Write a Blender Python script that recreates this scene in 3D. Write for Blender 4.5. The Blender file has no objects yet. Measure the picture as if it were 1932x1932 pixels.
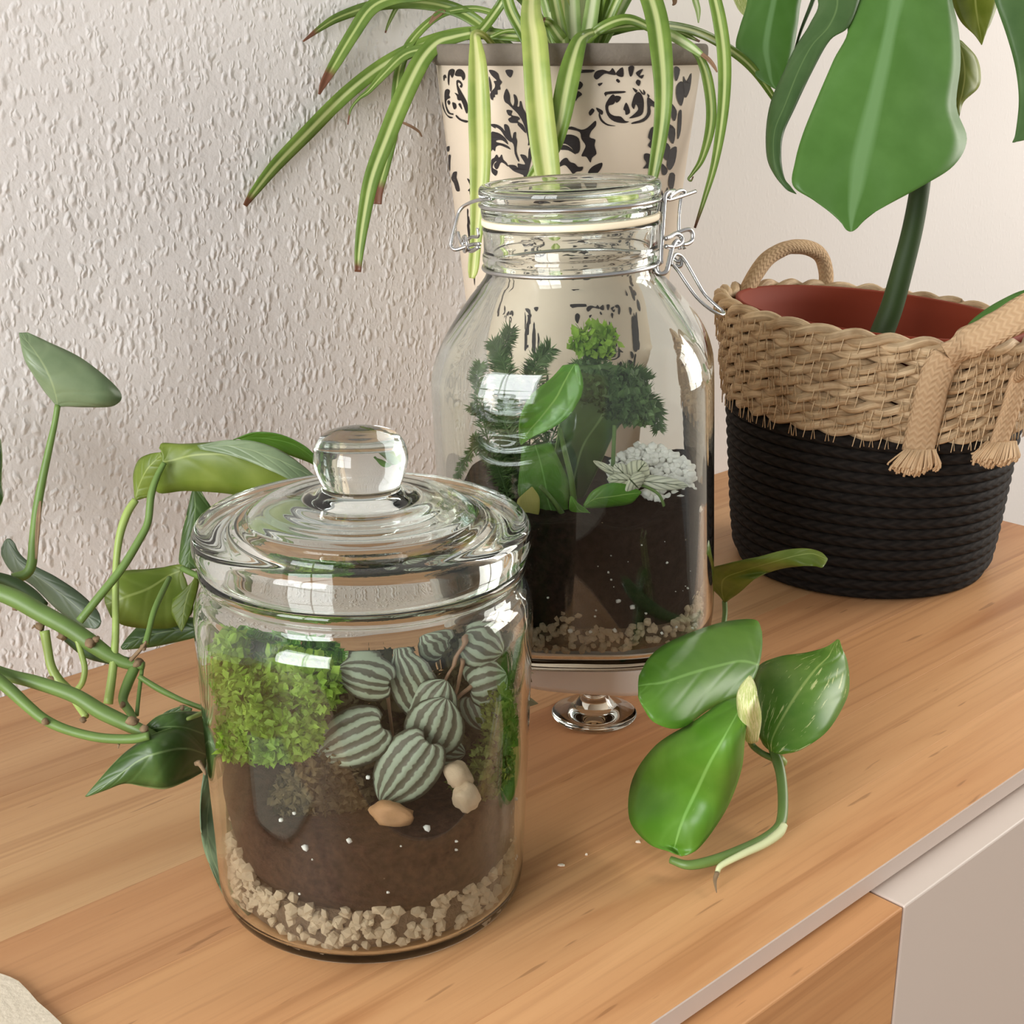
import bpy, bmesh, math, random
import numpy as np
from mathutils import Vector, noise as mnoise
random.seed(7); RNG = np.random.default_rng(7)
SC = bpy.context.scene
COL = SC.collection
PI = math.pi

# ------------------------------------------------------------------ camera, world, light, exposure
FPX, CPX = 2620.0, 966.0                      # focal length and centre for a 1932 px frame
PITCH, ROLL, YAW, CAMZ = .3195, .002, .752, .352
def cam_axes():
    cy, sy, cp, sp = math.cos(YAW), math.sin(YAW), math.cos(PITCH), math.sin(PITCH)
    fw = np.array([sy*cp, cy*cp, -sp]); r = np.array([cy, -sy, 0.]); d = np.cross(fw, r)
    cr, sr = math.cos(ROLL), math.sin(ROLL)
    return cr*r+sr*d, -sr*r+cr*d, fw
CR, CD, CF = cam_axes()
EYE = np.array([0, 0, CAMZ])
cd = bpy.data.cameras.new('camera'); cam = bpy.data.objects.new('camera', cd); COL.objects.link(cam)
from mathutils import Matrix
mw = Matrix.Identity(4)
for i in range(3):
    mw[i][0] = CR[i]; mw[i][1] = -CD[i]; mw[i][2] = -CF[i]; mw[i][3] = EYE[i]
cam.matrix_world = mw
cd.sensor_width = 36; cd.lens = 36*FPX/1932; cd.clip_start = .02
SC.camera = cam

SC.view_settings.view_transform = 'Standard'
SC.view_settings.look = 'None'
SC.view_settings.gamma = 1
SC.view_settings.use_curve_mapping = False
SC.view_settings.exposure = 0.04

W = bpy.data.worlds.new('room_light'); SC.world = W; W.use_nodes = True
W.node_tree.nodes['Background'].inputs[0].default_value = (1.0, .98, .955, 1)
W.node_tree.nodes['Background'].inputs[1].default_value = .40

WIN_X, WIN_Y, WIN_Z, WIN_S = -1.55, -.02, .62, 1.3
ld = bpy.data.lights.new('window_daylight', 'AREA'); ld.shape = 'RECTANGLE'; ld.size = WIN_S; ld.size_y = WIN_S
ld.energy = 70; ld.color = (.985, .99, 1.0)
lo = bpy.data.objects.new('window_daylight', ld); COL.objects.link(lo)
lo.location = (WIN_X-.06, WIN_Y, WIN_Z); lo.rotation_euler = (0, -PI/2, 0)
WX2, WY2, WZ2, WS2 = 2.3, -.30, .75, 1.1
ld = bpy.data.lights.new('second_window_daylight', 'AREA'); ld.shape = 'RECTANGLE'; ld.size = WS2; ld.size_y = WS2
ld.energy = 46; ld.color = (1.0, .95, .88)
lo = bpy.data.objects.new('second_window_daylight', ld); COL.objects.link(lo)
lo.location = (WX2+.06, WY2, WZ2); lo.rotation_euler = (0, PI/2, 0)

# ------------------------------------------------------------------ projection helpers (pixel of the 1932 frame -> point in the room)
def ray(x, y): return CF + CR*((x-CPX)/FPX) + CD*((y-CPX)/FPX)
WALL_Y, END_X, FRONT_Y = .732, .994, .2862
def P(x, y, d):
    """point at camera depth d, kept in front of the wall and above the table"""
    r = ray(x, y)
    t = d
    if r[1]*t > WALL_Y-.006: t = (WALL_Y-.006)/r[1]
    p = EYE + r*t
    if p[2] < .0015 and p[1] > FRONT_Y: p = EYE + r*((.0015-CAMZ)/r[2])
    return p
def T(x, y, z=0.0):
    r = ray(x, y); return EYE + r*((z-CAMZ)/r[2])
def depth(p): return float(np.dot(np.array(p)-EYE, CF))
def proj(p):
    q = np.array(p)-EYE; z = q@CF
    return CPX+FPX*(q@CR)/z, CPX+FPX*(q@CD)/z
def zaxis(B, ypx):
    lo, hi = -.1, .6
    for _ in range(50):
        m = (lo+hi)/2
        if proj((B[0], B[1], m))[1] > ypx: lo = m
        else: hi = m
    return m
def cone_hit(x, y, B, r0, z0, r1, z1):
    """near hit of the pixel ray with a cone frustum about the vertical through B"""
    r = ray(x, y); k = (r1-r0)/(z1-z0)
    ox, oy = EYE[0]-B[0], EYE[1]-B[1]; c0 = r0+k*(EYE[2]-z0)
    a = r[0]**2+r[1]**2-(k*r[2])**2; b = 2*(ox*r[0]+oy*r[1]-k*r[2]*c0); c = ox*ox+oy*oy-c0*c0
    D = b*b-4*a*c
    if D < 0: return None
    t = (-b-math.sqrt(D))/(2*a)
    return EYE+r*t
VH = np.array([math.sin(YAW), math.cos(YAW), 0]); RH = np.array([math.cos(YAW), -math.sin(YAW), 0])   # horizontal view and right directions
UP = np.array([0, 0, 1.])

# ------------------------------------------------------------------ objects
ROOT = {}
def empty(name, loc, label, cat, group=None):
    o = bpy.data.objects.new(name, None); COL.objects.link(o); o.location = tuple(loc); o.empty_display_size = .02
    o['label'] = label; o['category'] = cat
    if group: o['group'] = group
    ROOT[o.name] = np.array(loc, float)
    return o
def base_of(o):
    v = np.zeros(3)
    while o is not None:
        v = v + np.array(o.location); o = o.parent
    return v
def mk(name, V, Fc, mat, parent=None, smooth=True, uv=None, label=None, cat=None, kind=None, group=None, recalc=False, thick=None, loc=None):
    V = np.asarray(V, float)
    if parent is not None: off = base_of(parent); loc0 = (0, 0, 0)
    else:
        off = np.array(loc, float) if loc is not None else np.array([V[:, 0].mean(), V[:, 1].mean(), V[:, 2].min()]); loc0 = tuple(off)
    me = bpy.data.meshes.new(name)
    me.from_pydata((V-off).tolist(), [], [list(map(int, f)) for f in Fc])
    if uv is not None:
        ul = me.uv_layers.new(name='UVMap')
        vi = np.empty(len(me.loops), int); me.loops.foreach_get('vertex_index', vi)
        ul.data.foreach_set('uv', np.asarray(uv, float)[vi].ravel())
    if recalc:
        bm = bmesh.new(); bm.from_mesh(me)
        bmesh.ops.recalc_face_normals(bm, faces=bm.faces); bm.to_mesh(me); bm.free()
    if smooth: me.polygons.foreach_set('use_smooth', [True]*len(me.polygons))
    if mat is not None: me.materials.append(mat)
    me.update()
    o = bpy.data.objects.new(name, me); COL.objects.link(o); o.location = loc0
    if parent is not None: o.parent = parent
    if label: o['label'] = label
    if cat: o['category'] = cat
    if kind: o['kind'] = kind
    if group: o['group'] = group
    if thick:
        md = o.modifiers.new('thickness', 'SOLIDIFY'); md.thickness = thick; md.offset = 0
    return o
class MB:
    def __init__(s): s.V = []; s.F = []; s.U = []; s.n = 0
    def add(s, V, Fc, U=None):
        V = np.asarray(V, float).reshape(-1, 3)
        s.V.append(V); s.F += [[i+s.n for i in f] for f in Fc]; s.n += len(V)
        s.U.append(np.asarray(U, float) if U is not None else np.zeros((len(V), 2)))
    def build(s, name, mat, parent=None, **k):
        return mk(name, np.concatenate(s.V), s.F, mat, parent, uv=np.concatenate(s.U), **k)
def cr_spline(pts, n):
    """Catmull-Rom through pts (m x k), n samples per span"""
    p = np.asarray(pts, float); m = len(p)
    if m == 2:
        t = np.linspace(0, 1, n+1)[:, None]; return p[0]*(1-t)+p[1]*t
    q = np.vstack([2*p[0]-p[1], p, 2*p[-1]-p[-2]]); out = []
    for i in range(m-1):
        a, b, c, d = q[i], q[i+1], q[i+2], q[i+3]
        for j in range(n):
            t = j/n
            out.append(.5*((2*b)+(-a+c)*t+(2*a-5*b+4*c-d)*t*t+(-a+3*b-3*c+d)*t**3))
    out.append(p[-1]); return np.array(out)
def grid_faces(nv, nu, wrap_u=False, wrap_v=False):
    F = []
    for i in range(nv if wrap_v else nv-1):
        for j in range(nu if wrap_u else nu-1):
            a = i*nu+j; b = i*nu+(j+1) % nu; c = ((i+1) % nv)*nu+(j+1) % nu; d = ((i+1) % nv)*nu+j
            F.append([a, b, c, d])
    return F
def tube_geo(pts, rad, k=8, flat=1.0, closed=False, side=None):
    """swept tube; rad scalar or list; flat squeezes the second axis"""
    pts = np.asarray(pts, float); n = len(pts)
    rad = np.full(n, rad) if np.isscalar(rad) else np.asarray(rad, float)
    if closed: tg = np.roll(pts, -1, 0)-np.roll(pts, 1, 0)
    else: tg = np.gradient(pts, axis=0)
    tg /= np.linalg.norm(tg, axis=1)[:, None]+1e-12
    s = np.array(side, float) if side is not None else (np.array([0, 0, 1.]) if abs(tg[0][2]) < .9 else np.array([1., 0, 0]))
    V = []; U = []
    L = np.concatenate([[0], np.cumsum(np.linalg.norm(np.diff(pts, axis=0), axis=1))])
    for i in range(n):
        s = s-tg[i]*(s@tg[i])
        s /= np.linalg.norm(s)+1e-12
        b = np.cross(tg[i], s)
        for j in range(k):
            a = 2*PI*j/k
            V.append(pts[i]+rad[i]*(math.cos(a)*s+flat*math.sin(a)*b)); U.append((j/k, L[i]*100))
        if side is not None: s = np.array(side, float)
    F = grid_faces(n, k, True, closed)
    if not closed:
        F.append(list(range(k))[::-1]); F.append([(n-1)*k+j for j in range(k)])
    return np.array(V), F, U
def tube(name, pts, rad, mat, parent, k=8, sm=6, **kw):
    pts = np.asarray(pts, float)
    if not np.isscalar(rad):
        q = cr_spline(np.column_stack([pts, rad]), sm); pts, rad = q[:, :3], np.maximum(q[:, 3], 1e-4)
    else: pts = cr_spline(pts, sm)
    fl = kw.pop('flat', 1.0); sd = kw.pop('side', None)
    V, F, U = tube_geo(pts, rad, k, fl, False, sd)
    return mk(name, V, F, mat, parent, uv=U, **kw)
def ptube(name, px, mat, parent, k=8, **kw):
    """tube through pixels: rows (x, y, depth, half-width px)"""
    pts = [P(x, y, d) for x, y, d, w in px]; rad = [w*d/FPX for x, y, d, w in px]
    return tube(name, pts, rad, mat, parent, k=k, **kw)
def ztube(name, px, mat, parent, k=8, **kw):
    """tube through pixels at heights over the table: rows (x, y, z m, half-width px)"""
    pts = [T(x, y, z) for x, y, z, w in px]; rad = [w*depth(p)/FPX for p, (x, y, z, w) in zip(pts, px)]
    return tube(name, pts, rad, mat, parent, k=k, **kw)
def lathe_geo(prof, n=64, B=(0, 0), sq=None, yaw=0.0, pw=3.4, sub=0):
    """prof: (r, z); sq: squareness per row; ends with r==0 are closed"""
    prof = [tuple(p) for p in prof]
    V = []; U = []; idx = []
    for i, (r, z) in enumerate(prof):
        if r <= 1e-9: idx.append([len(V)]); V.append((B[0], B[1], z)); U.append((0, i)); continue
        row = []
        for j in range(n):
            a = 2*PI*j/n; k = 1.0
            if sq is not None and sq[i] > 0:
                c, s = abs(math.cos(a)), abs(math.sin(a)); k = (1-sq[i])+sq[i]*(c**pw+s**pw)**(-1/pw)
            row.append(len(V)); V.append((B[0]+r*k*math.cos(a+yaw), B[1]+r*k*math.sin(a+yaw), z)); U.append((j/n, i/len(prof)))
        idx.append(row)
    F = []
    for A, Bq in zip(idx[:-1], idx[1:]):
        if len(A) == 1 and len(Bq) == 1: continue
        for j in range(n):
            if len(A) == 1: F.append([A[0], Bq[(j+1) % n], Bq[j]])
            elif len(Bq) == 1: F.append([A[j], A[(j+1) % n], Bq[0]])
            else: F.append([A[j], A[(j+1) % n], Bq[(j+1) % n], Bq[j]])
    return np.array(V, float), F, U
def box_geo(x0, x1, y0, y1, z0, z1):
    V = [(x, y, z) for x in (x0, x1) for y in (y0, y1) for z in (z0, z1)]
    F = [[0, 1, 3, 2], [4, 6, 7, 5], [0, 4, 5, 1], [2, 3, 7, 6], [0, 2, 6, 4], [1, 5, 7, 3]]
    return np.array(V, float), F
def box(name, b, mat, parent=None, bevel=.001, **k):
    V, F = box_geo(*b)
    o = mk(name, V, F, mat, parent, smooth=False, recalc=True, **k)
    if bevel:
        m = o.modifiers.new('bevel', 'BEVEL'); m.width = bevel; m.segments = 2
    return o
def lean(V, pivot, ang):
    """rotate about the horizontal view direction through pivot (lean seen by the viewer)"""
    R = np.array(Matrix.Rotation(ang, 3, Vector(VH))); return (np.asarray(V)-pivot)@R.T+pivot

# ------------------------------------------------------------------ materials
def newmat(name):
    m = bpy.data.materials.new(name); m.use_nodes = True; nt = m.node_tree; nt.nodes.clear()
    out = nt.nodes.new('ShaderNodeOutputMaterial'); return m, nt, out
class N:
    def __init__(s, nt): s.nt = nt
    def __call__(s, t, **kw):
        n = s.nt.nodes.new('ShaderNode'+t)
        for k, v in kw.items():
            if k.startswith('_'): setattr(n, k[1:], v)
            else:
                key = int(k[1:]) if k[0] == 'i' and k[1:].isdigit() else k.replace('__', ' ')
                if isinstance(v, bpy.types.NodeSocket): s.nt.links.new(v, n.inputs[key])
                else: n.inputs[key].default_value = v
        return n
    def ramp(s, fac, stops, interp='LINEAR'):
        r = s.nt.nodes.new('ShaderNodeValToRGB'); r.color_ramp.interpolation = interp; e = r.color_ramp.elements
        while len(e) < len(stops): e.new(.5)
        for q, (p, c) in zip(e, stops):
            q.position = p; q.color = (*c, 1) if len(c) == 3 else c
        s.nt.links.new(fac, r.inputs[0]); return r.outputs[0]
    def math(s, op, a, b=0.0, c=None):
        n = s.nt.nodes.new('ShaderNodeMath'); n.operation = op
        for i, v in enumerate((a, b) if c is None else (a, b, c)):
            if isinstance(v, bpy.types.NodeSocket): s.nt.links.new(v, n.inputs[i])
            else: n.inputs[i].default_value = v
        return n.outputs[0]
    def mix(s, f, a, b, blend='MIX'):
        n = s.nt.nodes.new('ShaderNodeMix'); n.data_type = 'RGBA'; n.blend_type = blend
        for k, v in ((0, f), (6, a), (7, b)):
            if isinstance(v, bpy.types.NodeSocket): s.nt.links.new(v, n.inputs[k])
            else: n.inputs[k].default_value = v if k == 0 or len(v) == 4 else (*v, 1)
        return n.outputs[2]
def lin(r, g, b): return tuple(((c/255+.055)/1.055)**2.4 if c > 10 else c/255/12.92 for c in (r, g, b))
def plain(name, col, rough=.5, metal=0.0, var=.12, scale=60, bump=0.0, bscale=200, spec=.5, coat=0):
    m, nt, out = newmat(name); n = N(nt)
    tc = n('TexCoord').outputs['Object']
    nz = n('TexNoise', Vector=tc, Scale=scale, Detail=4.0).outputs[0]
    c = n.mix(nz, tuple(v*(1-var) for v in col), tuple(min(1, v*(1+var)) for v in col))
    b = n('BsdfPrincipled', Base__Color=c, Roughness=rough, Metallic=metal)
    b.inputs['Specular IOR Level'].default_value = spec
    if bump:
        bz = n('TexNoise', Vector=tc, Scale=bscale, Detail=3.0).outputs[0]
        nt.links.new(n('Bump', Strength=bump, Distance=.002, Height=bz).outputs[0], b.inputs['Normal'])
    nt.links.new(b.outputs[0], out.inputs[0]); return m
def glassmat(name, tint=(.975, .99, .98), rough=0.0, ior=1.47):
    m, nt, out = newmat(name); n = N(nt)
    g = n('BsdfGlass', Color=(*tint, 1), Roughness=rough, IOR=ior)
    nt.links.new(g.outputs[0], out.inputs[0]); return m
def leafmat(name, c1, c2, rib=None, veins=7, var=None, trans=.3, rough=.38, edge=None, tip=None, ribw=.03, vstr=.25, back=None):
    """UV: u across (0..1, rib at .5), v from base to tip"""
    m, nt, out = newmat(name); n = N(nt)
    uv = n('TexCoord').outputs['UV']; ob = n('TexCoord').outputs['Object']
    sx = n('SeparateXYZ', Vector=uv); u, v = sx.outputs[0], sx.outputs[1]
    nz = n('TexNoise', Vector=ob, Scale=45.0, Detail=5.0).outputs[0]
    col = n.mix(n.ramp(nz, [(.35, (0, 0, 0)), (.65, (1, 1, 1))]), c1, c2)
    d = n.math('ABSOLUTE', n.math('SUBTRACT', u, .5))
    hgt = None
    if veins:
        ph = n.math('MULTIPLY', n.math('SUBTRACT', v, n.math('MULTIPLY', d, .55)), veins*2*PI)
        w = n.math('POWER', n.math('ABSOLUTE', n.math('COSINE', n.math('MULTIPLY', ph, .5))), 10.0)
        col = n.mix(n.math('MULTIPLY', w, vstr), col, rib or c2); hgt = w
    if rib:
        rm = n.ramp(d, [(ribw*.4, (1, 1, 1)), (ribw, (0, 0, 0))]); col = n.mix(rm, col, rib)
    if var is not None:                                    # pale variegation in streaks along the veins
        vc, th = var
        mp = n('Mapping', Vector=uv); mp.inputs['Rotation'].default_value = (0, 0, .7); mp.inputs['Scale'].default_value = (9, 2.6, 1)
        vz = n('TexNoise', Vector=mp.outputs[0], Scale=2.2, Detail=5.0, Roughness=.62).outputs[0]
        col = n.mix(n.ramp(vz, [(th, (0, 0, 0)), (th+.03, (1, 1, 1))]), col, vc)
    if edge is not None:
        ec, ew = edge; col = n.mix(n.ramp(d, [(.5-ew, (0, 0, 0)), (.5-ew*.6, (1, 1, 1))]), col, ec)
    if tip is not None:
        tcol, tp = tip
        tv = n.math('ADD', v, n.math('MULTIPLY', n.math('SUBTRACT', nz, .5), .06))
        col = n.mix(n.ramp(tv, [(tp, (0, 0, 0)), (tp+.03, (1, 1, 1))]), col, tcol)
    if back is not None:
        col = n.mix(n('NewGeometry').outputs['Backfacing'], col, back)
    b = n('BsdfPrincipled', Base__Color=col, Roughness=rough)
    b.inputs['Specular IOR Level'].default_value = .45
    if hgt is not None:
        nt.links.new(n('Bump', Strength=.25, Distance=.0006, Height=hgt, _invert=True).outputs[0], b.inputs['Normal'])
    t = n('BsdfTranslucent', Color=col)
    mx = n('MixShader', Fac=trans); nt.links.new(b.outputs[0], mx.inputs[1]); nt.links.new(t.outputs[0], mx.inputs[2])
    nt.links.new(mx.outputs[0], out.inputs[0]); return m
def stripemat(name):
    """silver and dark green stripes running from the base of the leaf to its tip"""
    m, nt, out = newmat(name); n = N(nt)
    uv = n('TexCoord').outputs['UV']; sx = n('SeparateXYZ', Vector=uv); u, v = sx.outputs[0], sx.outputs[1]
    ob = n('TexCoord').outputs['Object']
    nz = n('TexNoise', Vector=ob, Scale=420.0, Detail=3.0).outputs[0]
    ph = n.math('ADD', n.math('MULTIPLY', u, 5*2*PI), n.math('MULTIPLY', n.math('SUBTRACT', nz, .5), 2.6))
    w = n.math('ADD', n.math('MULTIPLY', n.math('COSINE', ph), -.5), .5)
    vm = n.ramp(v, [(.0, (0, 0, 0)), (.16, (1, 1, 1)), (.93, (1, 1, 1)), (1, (.3, .3, .3))])
    s = n.math('MULTIPLY', n.ramp(w, [(.36, (0, 0, 0)), (.66, (1, 1, 1))]), vm)
    col = n.mix(s, lin(92, 88, 70), lin(158, 168, 144))
    b = n('BsdfPrincipled', Base__Color=col, Roughness=.5)
    nt.links.new(n('Bump', Strength=.5, Distance=.0008, Height=w).outputs[0], b.inputs['Normal'])
    nt.links.new(b.outputs[0], out.inputs[0]); return m
def woodmat(name, dark, light, along='X', rnd=.25, rough=.5, seed=0.0):
    m, nt, out = newmat(name); n = N(nt)
    tc = n('TexCoord').outputs['Object']
    rd = n('ObjectInfo').outputs['Random']
    off = n('CombineXYZ', X=n.math('MULTIPLY', rd, 7.3), Y=n.math('MULTIPLY', rd, 3.1), Z=seed).outputs[0]
    p = n('VectorMath', _operation='ADD', i0=tc, i1=off).outputs[0]
    mp = n('Mapping', Vector=p); mp.inputs['Scale'].default_value = (1.1, 16, 16) if along == 'X' else (16, 16, 1.1)
    a = n('TexNoise', Vector=mp.outputs[0], Scale=1.6, Detail=4.0, Roughness=.55, Distortion=.7).outputs[0]
    mp2 = n('Mapping', Vector=p); mp2.inputs['Scale'].default_value = (5, 150, 150) if along == 'X' else (150, 150, 5)
    f = n('TexNoise', Vector=mp2.outputs[0], Scale=2.0, Detail=4.0, Roughness=.7).outputs[0]
    mp3 = n('Mapping', Vector=p); mp3.inputs['Scale'].default_value = (14, 120, 120) if along == 'X' else (120, 120, 14)
    sp = n('TexNoise', Vector=mp3.outputs[0], Scale=1.7, Detail=2.0).outputs[0]
    c = n.mix(n.ramp(a, [(.30, (.15, .15, .15)), (.42, (.7, .7, .7)), (.62, (1, 1, 1))]), dark, light)
    c = n.mix(n.math('MULTIPLY', n.math('SUBTRACT', f, .5), .8), c, tuple(v*.55 for v in dark))
    c = n.mix(n.math('MULTIPLY', n.ramp(sp, [(.69, (0, 0, 0)), (.74, (1, 1, 1))]), .45), c, tuple(v*.45 for v in dark))
    mp4 = n('Mapping', Vector=p); mp4.inputs['Scale'].default_value = (.8, 46, 46) if along == 'X' else (46, 46, .8)
    g = n('TexNoise', Vector=mp4.outputs[0], Scale=1.5, Detail=3.0, Roughness=.5, Distortion=.4).outputs[0]
    c = n.mix(n.math('MULTIPLY', n.ramp(g, [(.56, (0, 0, 0)), (.62, (1, 1, 1)), (.68, (.2, .2, .2))]), .38), c, tuple(v*.8 for v in dark))
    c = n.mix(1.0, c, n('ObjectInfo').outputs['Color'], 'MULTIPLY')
    b = n('BsdfPrincipled', Base__Color=c, Roughness=rough)
    b.inputs['Specular IOR Level'].default_value = .35
    nt.links.new(n('Bump', Strength=.08, Distance=.001, Height=f).outputs[0], b.inputs['Normal'])
    nt.links.new(b.outputs[0], out.inputs[0]); return m
def woodchipmat(name, col):
    m, nt, out = newmat(name); n = N(nt)
    tc = n('TexCoord').outputs['Object']; sx = n('SeparateXYZ', Vector=tc)
    wob = n('TexNoise', Vector=tc, Scale=120.0, Detail=2.0).outputs[1]
    q = n('VectorMath', _operation='ADD', i0=tc, i1=n('VectorMath', _operation='SCALE', i0=n('VectorMath', _operation='SUBTRACT', i0=wob, i1=(.5, .5, .5)).outputs[0], Scale=.006).outputs[0]).outputs[0]
    def chips(sc, zs, rot, r0, r1):
        mp = n('Mapping', Vector=q); mp.inputs['Scale'].default_value = (1, .001, zs); mp.inputs['Rotation'].default_value = (0, rot, 0)
        v = n('TexVoronoi', Vector=mp.outputs[0], Scale=sc); v.inputs['Randomness'].default_value = 1
        return n.ramp(v.outputs['Distance'], [(r0, (1, 1, 1)), (r1, (0, 0, 0))], 'EASE')
    a = chips(175.0, .48, .10, .06, .46); b2 = chips(290.0, .55, -.12, .05, .44); c3 = chips(115.0, .65, .25, .03, .26)
    sel = n('TexNoise', Vector=tc, Scale=70.0, Detail=1.0).outputs[0]
    selm = n.ramp(sel, [(.36, (0, 0, 0)), (.58, (1, 1, 1))])
    fine = n('TexNoise', Vector=tc, Scale=420.0, Detail=3.0).outputs[0]
    med = n('TexNoise', Vector=q, Scale=130.0, Detail=2.0).outputs[0]
    h = n.math('ADD', n.math('MULTIPLY', a, selm), n.math('MULTIPLY', b2, .6))
    h = n.math('ADD', h, n.math('MULTIPLY', c3, .9))
    h = n.math('ADD', h, n.math('MULTIPLY', fine, .22)); h = n.math('ADD', h, n.math('MULTIPLY', med, .5))
    mask = n.ramp(sx.outputs[0], [(.0, (1, 1, 1)), (.70, (1, 1, 1)), (.80, (.06, .06, .06))])
    h = n.math('MULTIPLY', h, mask)
    nz = n('TexNoise', Vector=tc, Scale=5.0, Detail=3.0).outputs[0]
    c = n.mix(nz, tuple(v*.97 for v in col), tuple(min(1, v*1.03) for v in col))
    b = n('BsdfPrincipled', Base__Color=c, Roughness=.75); b.inputs['Specular IOR Level'].default_value = .25
    nt.links.new(n('Bump', Strength=.62, Distance=.0017, Height=h).outputs[0], b.inputs['Normal'])
    nt.links.new(b.outputs[0], out.inputs[0]); return m
def soilmat(name, c1, c2):
    m, nt, out = newmat(name); n = N(nt); tc = n('TexCoord').outputs['Object']
    a = n('TexNoise', Vector=tc, Scale=260.0, Detail=6.0, Roughness=.7).outputs[0]
    b0 = n('TexNoise', Vector=tc, Scale=30.0, Detail=3.0).outputs[0]
    c = n.mix(n.ramp(a, [(.35, (0, 0, 0)), (.7, (1, 1, 1))]), c1, c2); c = n.mix(n.math('MULTIPLY', b0, .5), c, tuple(v*.7 for v in c1))
    sv = n('TexVoronoi', Vector=tc, Scale=230.0)
    sp = n.math('MULTIPLY', n.ramp(sv.outputs['Distance'], [(.10, (1, 1, 1)), (.16, (0, 0, 0))]), n.math('GREATER_THAN', n('SeparateXYZ', Vector=sv.outputs['Color']).outputs[0], .986))
    c = n.mix(sp, c, lin(170, 152, 128))
    b = n('BsdfPrincipled', Base__Color=c, Roughness=.9); b.inputs['Specular IOR Level'].default_value = .2
    nt.links.new(n('Bump', Strength=.8, Distance=.003, Height=a).outputs[0], b.inputs['Normal'])
    nt.links.new(b.outputs[0], out.inputs[0]); return m
def strawmat(name, c1, c2, sc=(60, 60, 60), bump=.5):
    m, nt, out = newmat(name); n = N(nt)
    uv = n('TexCoord').outputs['UV']; ob = n('TexCoord').outputs['Object']
    mp = n('Mapping', Vector=uv); mp.inputs['Scale'].default_value = (14, .35, 1)
    f = n('TexNoise', Vector=mp.outputs[0], Scale=1.0, Detail=4.0, Roughness=.7).outputs[0]
    g = n('TexNoise', Vector=ob, Scale=70.0, Detail=3.0).outputs[0]
    s = n.math('ADD', n.math('MULTIPLY', f, .55), n.math('MULTIPLY', g, .5))
    c = n.mix(n.ramp(s, [(.36, (0, 0, 0)), (.68, (1, 1, 1))]), c1, c2)
    b = n('BsdfPrincipled', Base__Color=c, Roughness=.6); b.inputs['Specular IOR Level'].default_value = .35
    nt.links.new(n('Bump', Strength=bump, Distance=.001, Height=f).outputs[0], b.inputs['Normal'])
    nt.links.new(b.outputs[0], out.inputs[0]); return m
def braidmat(name, c1, c2, rough=.8, fu=8.0, fv=1.0, bump=.8, dist=.0015):
    """chevron braid: UV u around the cord, v along it in cm"""
    m, nt, out = newmat(name); n = N(nt)
    sx = n('SeparateXYZ', Vector=n('TexCoord').outputs['UV']); u, v = sx.outputs[0], sx.outputs[1]
    tri = n.math('ABSOLUTE', n.math('SUBTRACT', n.math('FRACT', n.math('MULTIPLY', u, fu)), .5))
    ph = n.math('MULTIPLY', n.math('ADD', n.math('MULTIPLY', v, fv), n.math('MULTIPLY', tri, 1.2)), 2*PI)
    w = n.math('ADD', n.math('MULTIPLY', n.math('SINE', ph), .5), .5)
    ob = n('TexCoord').outputs['Object']; nz = n('TexNoise', Vector=ob, Scale=300.0, Detail=4.0).outputs[0]
    s = n.math('ADD', n.math('MULTIPLY', w, .6), n.math('MULTIPLY', nz, .4))
    c = n.mix(s, c1, c2)
    b = n('BsdfPrincipled', Base__Color=c, Roughness=rough); b.inputs['Specular IOR Level'].default_value = .2
    nt.links.new(n('Bump', Strength=bump, Distance=dist, Height=s).outputs[0], b.inputs['Normal'])
    nt.links.new(b.outputs[0], out.inputs[0]); return m

M = {}
M['wall'] = woodchipmat('woodchip_paint', lin(229, 225, 221))
M['wall2'] = plain('smooth_paint', lin(226, 217, 205), .75, var=.02, scale=4, bump=.1, bscale=60, spec=.2)
M['wood'] = woodmat('alder_top', lin(176, 122, 76), lin(216, 170, 122))
M['wood2'] = woodmat('alder_front', lin(186, 128, 80), lin(214, 160, 108), rnd=.02, seed=3.0)
M['edge'] = plain('edge_band', lin(205, 188, 176), .5, var=.03)
M['white'] = plain('white_lacquer', lin(216, 202, 190), .45, var=.02, scale=5)
M['dark'] = plain('shadow_gap', lin(70, 50, 38), .8)
M['glass'] = glassmat('clear_glass')
M['glass2'] = glassmat('clear_glass_lid', (.965, .985, .975))
M['wire'] = plain('steel_wire', (.60, .60, .60), .25, 1.0, .05)
M['rubber'] = plain('rubber_seal', lin(250, 236, 205), .55, var=.03)
M['ceramic'] = plain('white_ceramic', lin(238, 230, 224), .45, var=.03)
M['soil'] = soilmat('dark_soil', lin(44, 30, 22), lin(92, 64, 50))
M['soil2'] = soilmat('black_soil', lin(28, 20, 17), lin(60, 44, 37))
M['gravel'] = plain('tan_gravel', lin(202, 180, 150), .85, var=.34, scale=90, bump=.4, bscale=500)
M['gravelfill'] = plain('gravel_gap_shade', lin(104, 84, 64), .9, var=.4, scale=300, bump=.8, bscale=400)  # darker brown fill: the shade between the pebbles is put into its colour
M['perlite'] = plain('perlite_white', lin(250, 247, 240), .8, var=.06, scale=200, bump=.3)
M['stone1'] = plain('tan_stone', lin(196, 148, 104), .7, var=.25, scale=70, bump=.4)
M['stone2'] = plain('cream_stone', lin(214, 188, 156), .7, var=.15, scale=90, bump=.4)
M['pot'] = plain('cream_pot', lin(214, 199, 178), .6, var=.08, scale=14, bump=.1, bscale=60)
M['potrim'] = plain('grey_rim', lin(116, 107, 95), .85, var=.4, scale=60, bump=.5, bscale=150)
M['print'] = plain('black_print', lin(34, 26, 26), .6, var=.1)
M['terracotta'] = plain('terracotta_plastic', lin(134, 54, 32), .7, spec=.2, var=.06, scale=20)
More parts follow.
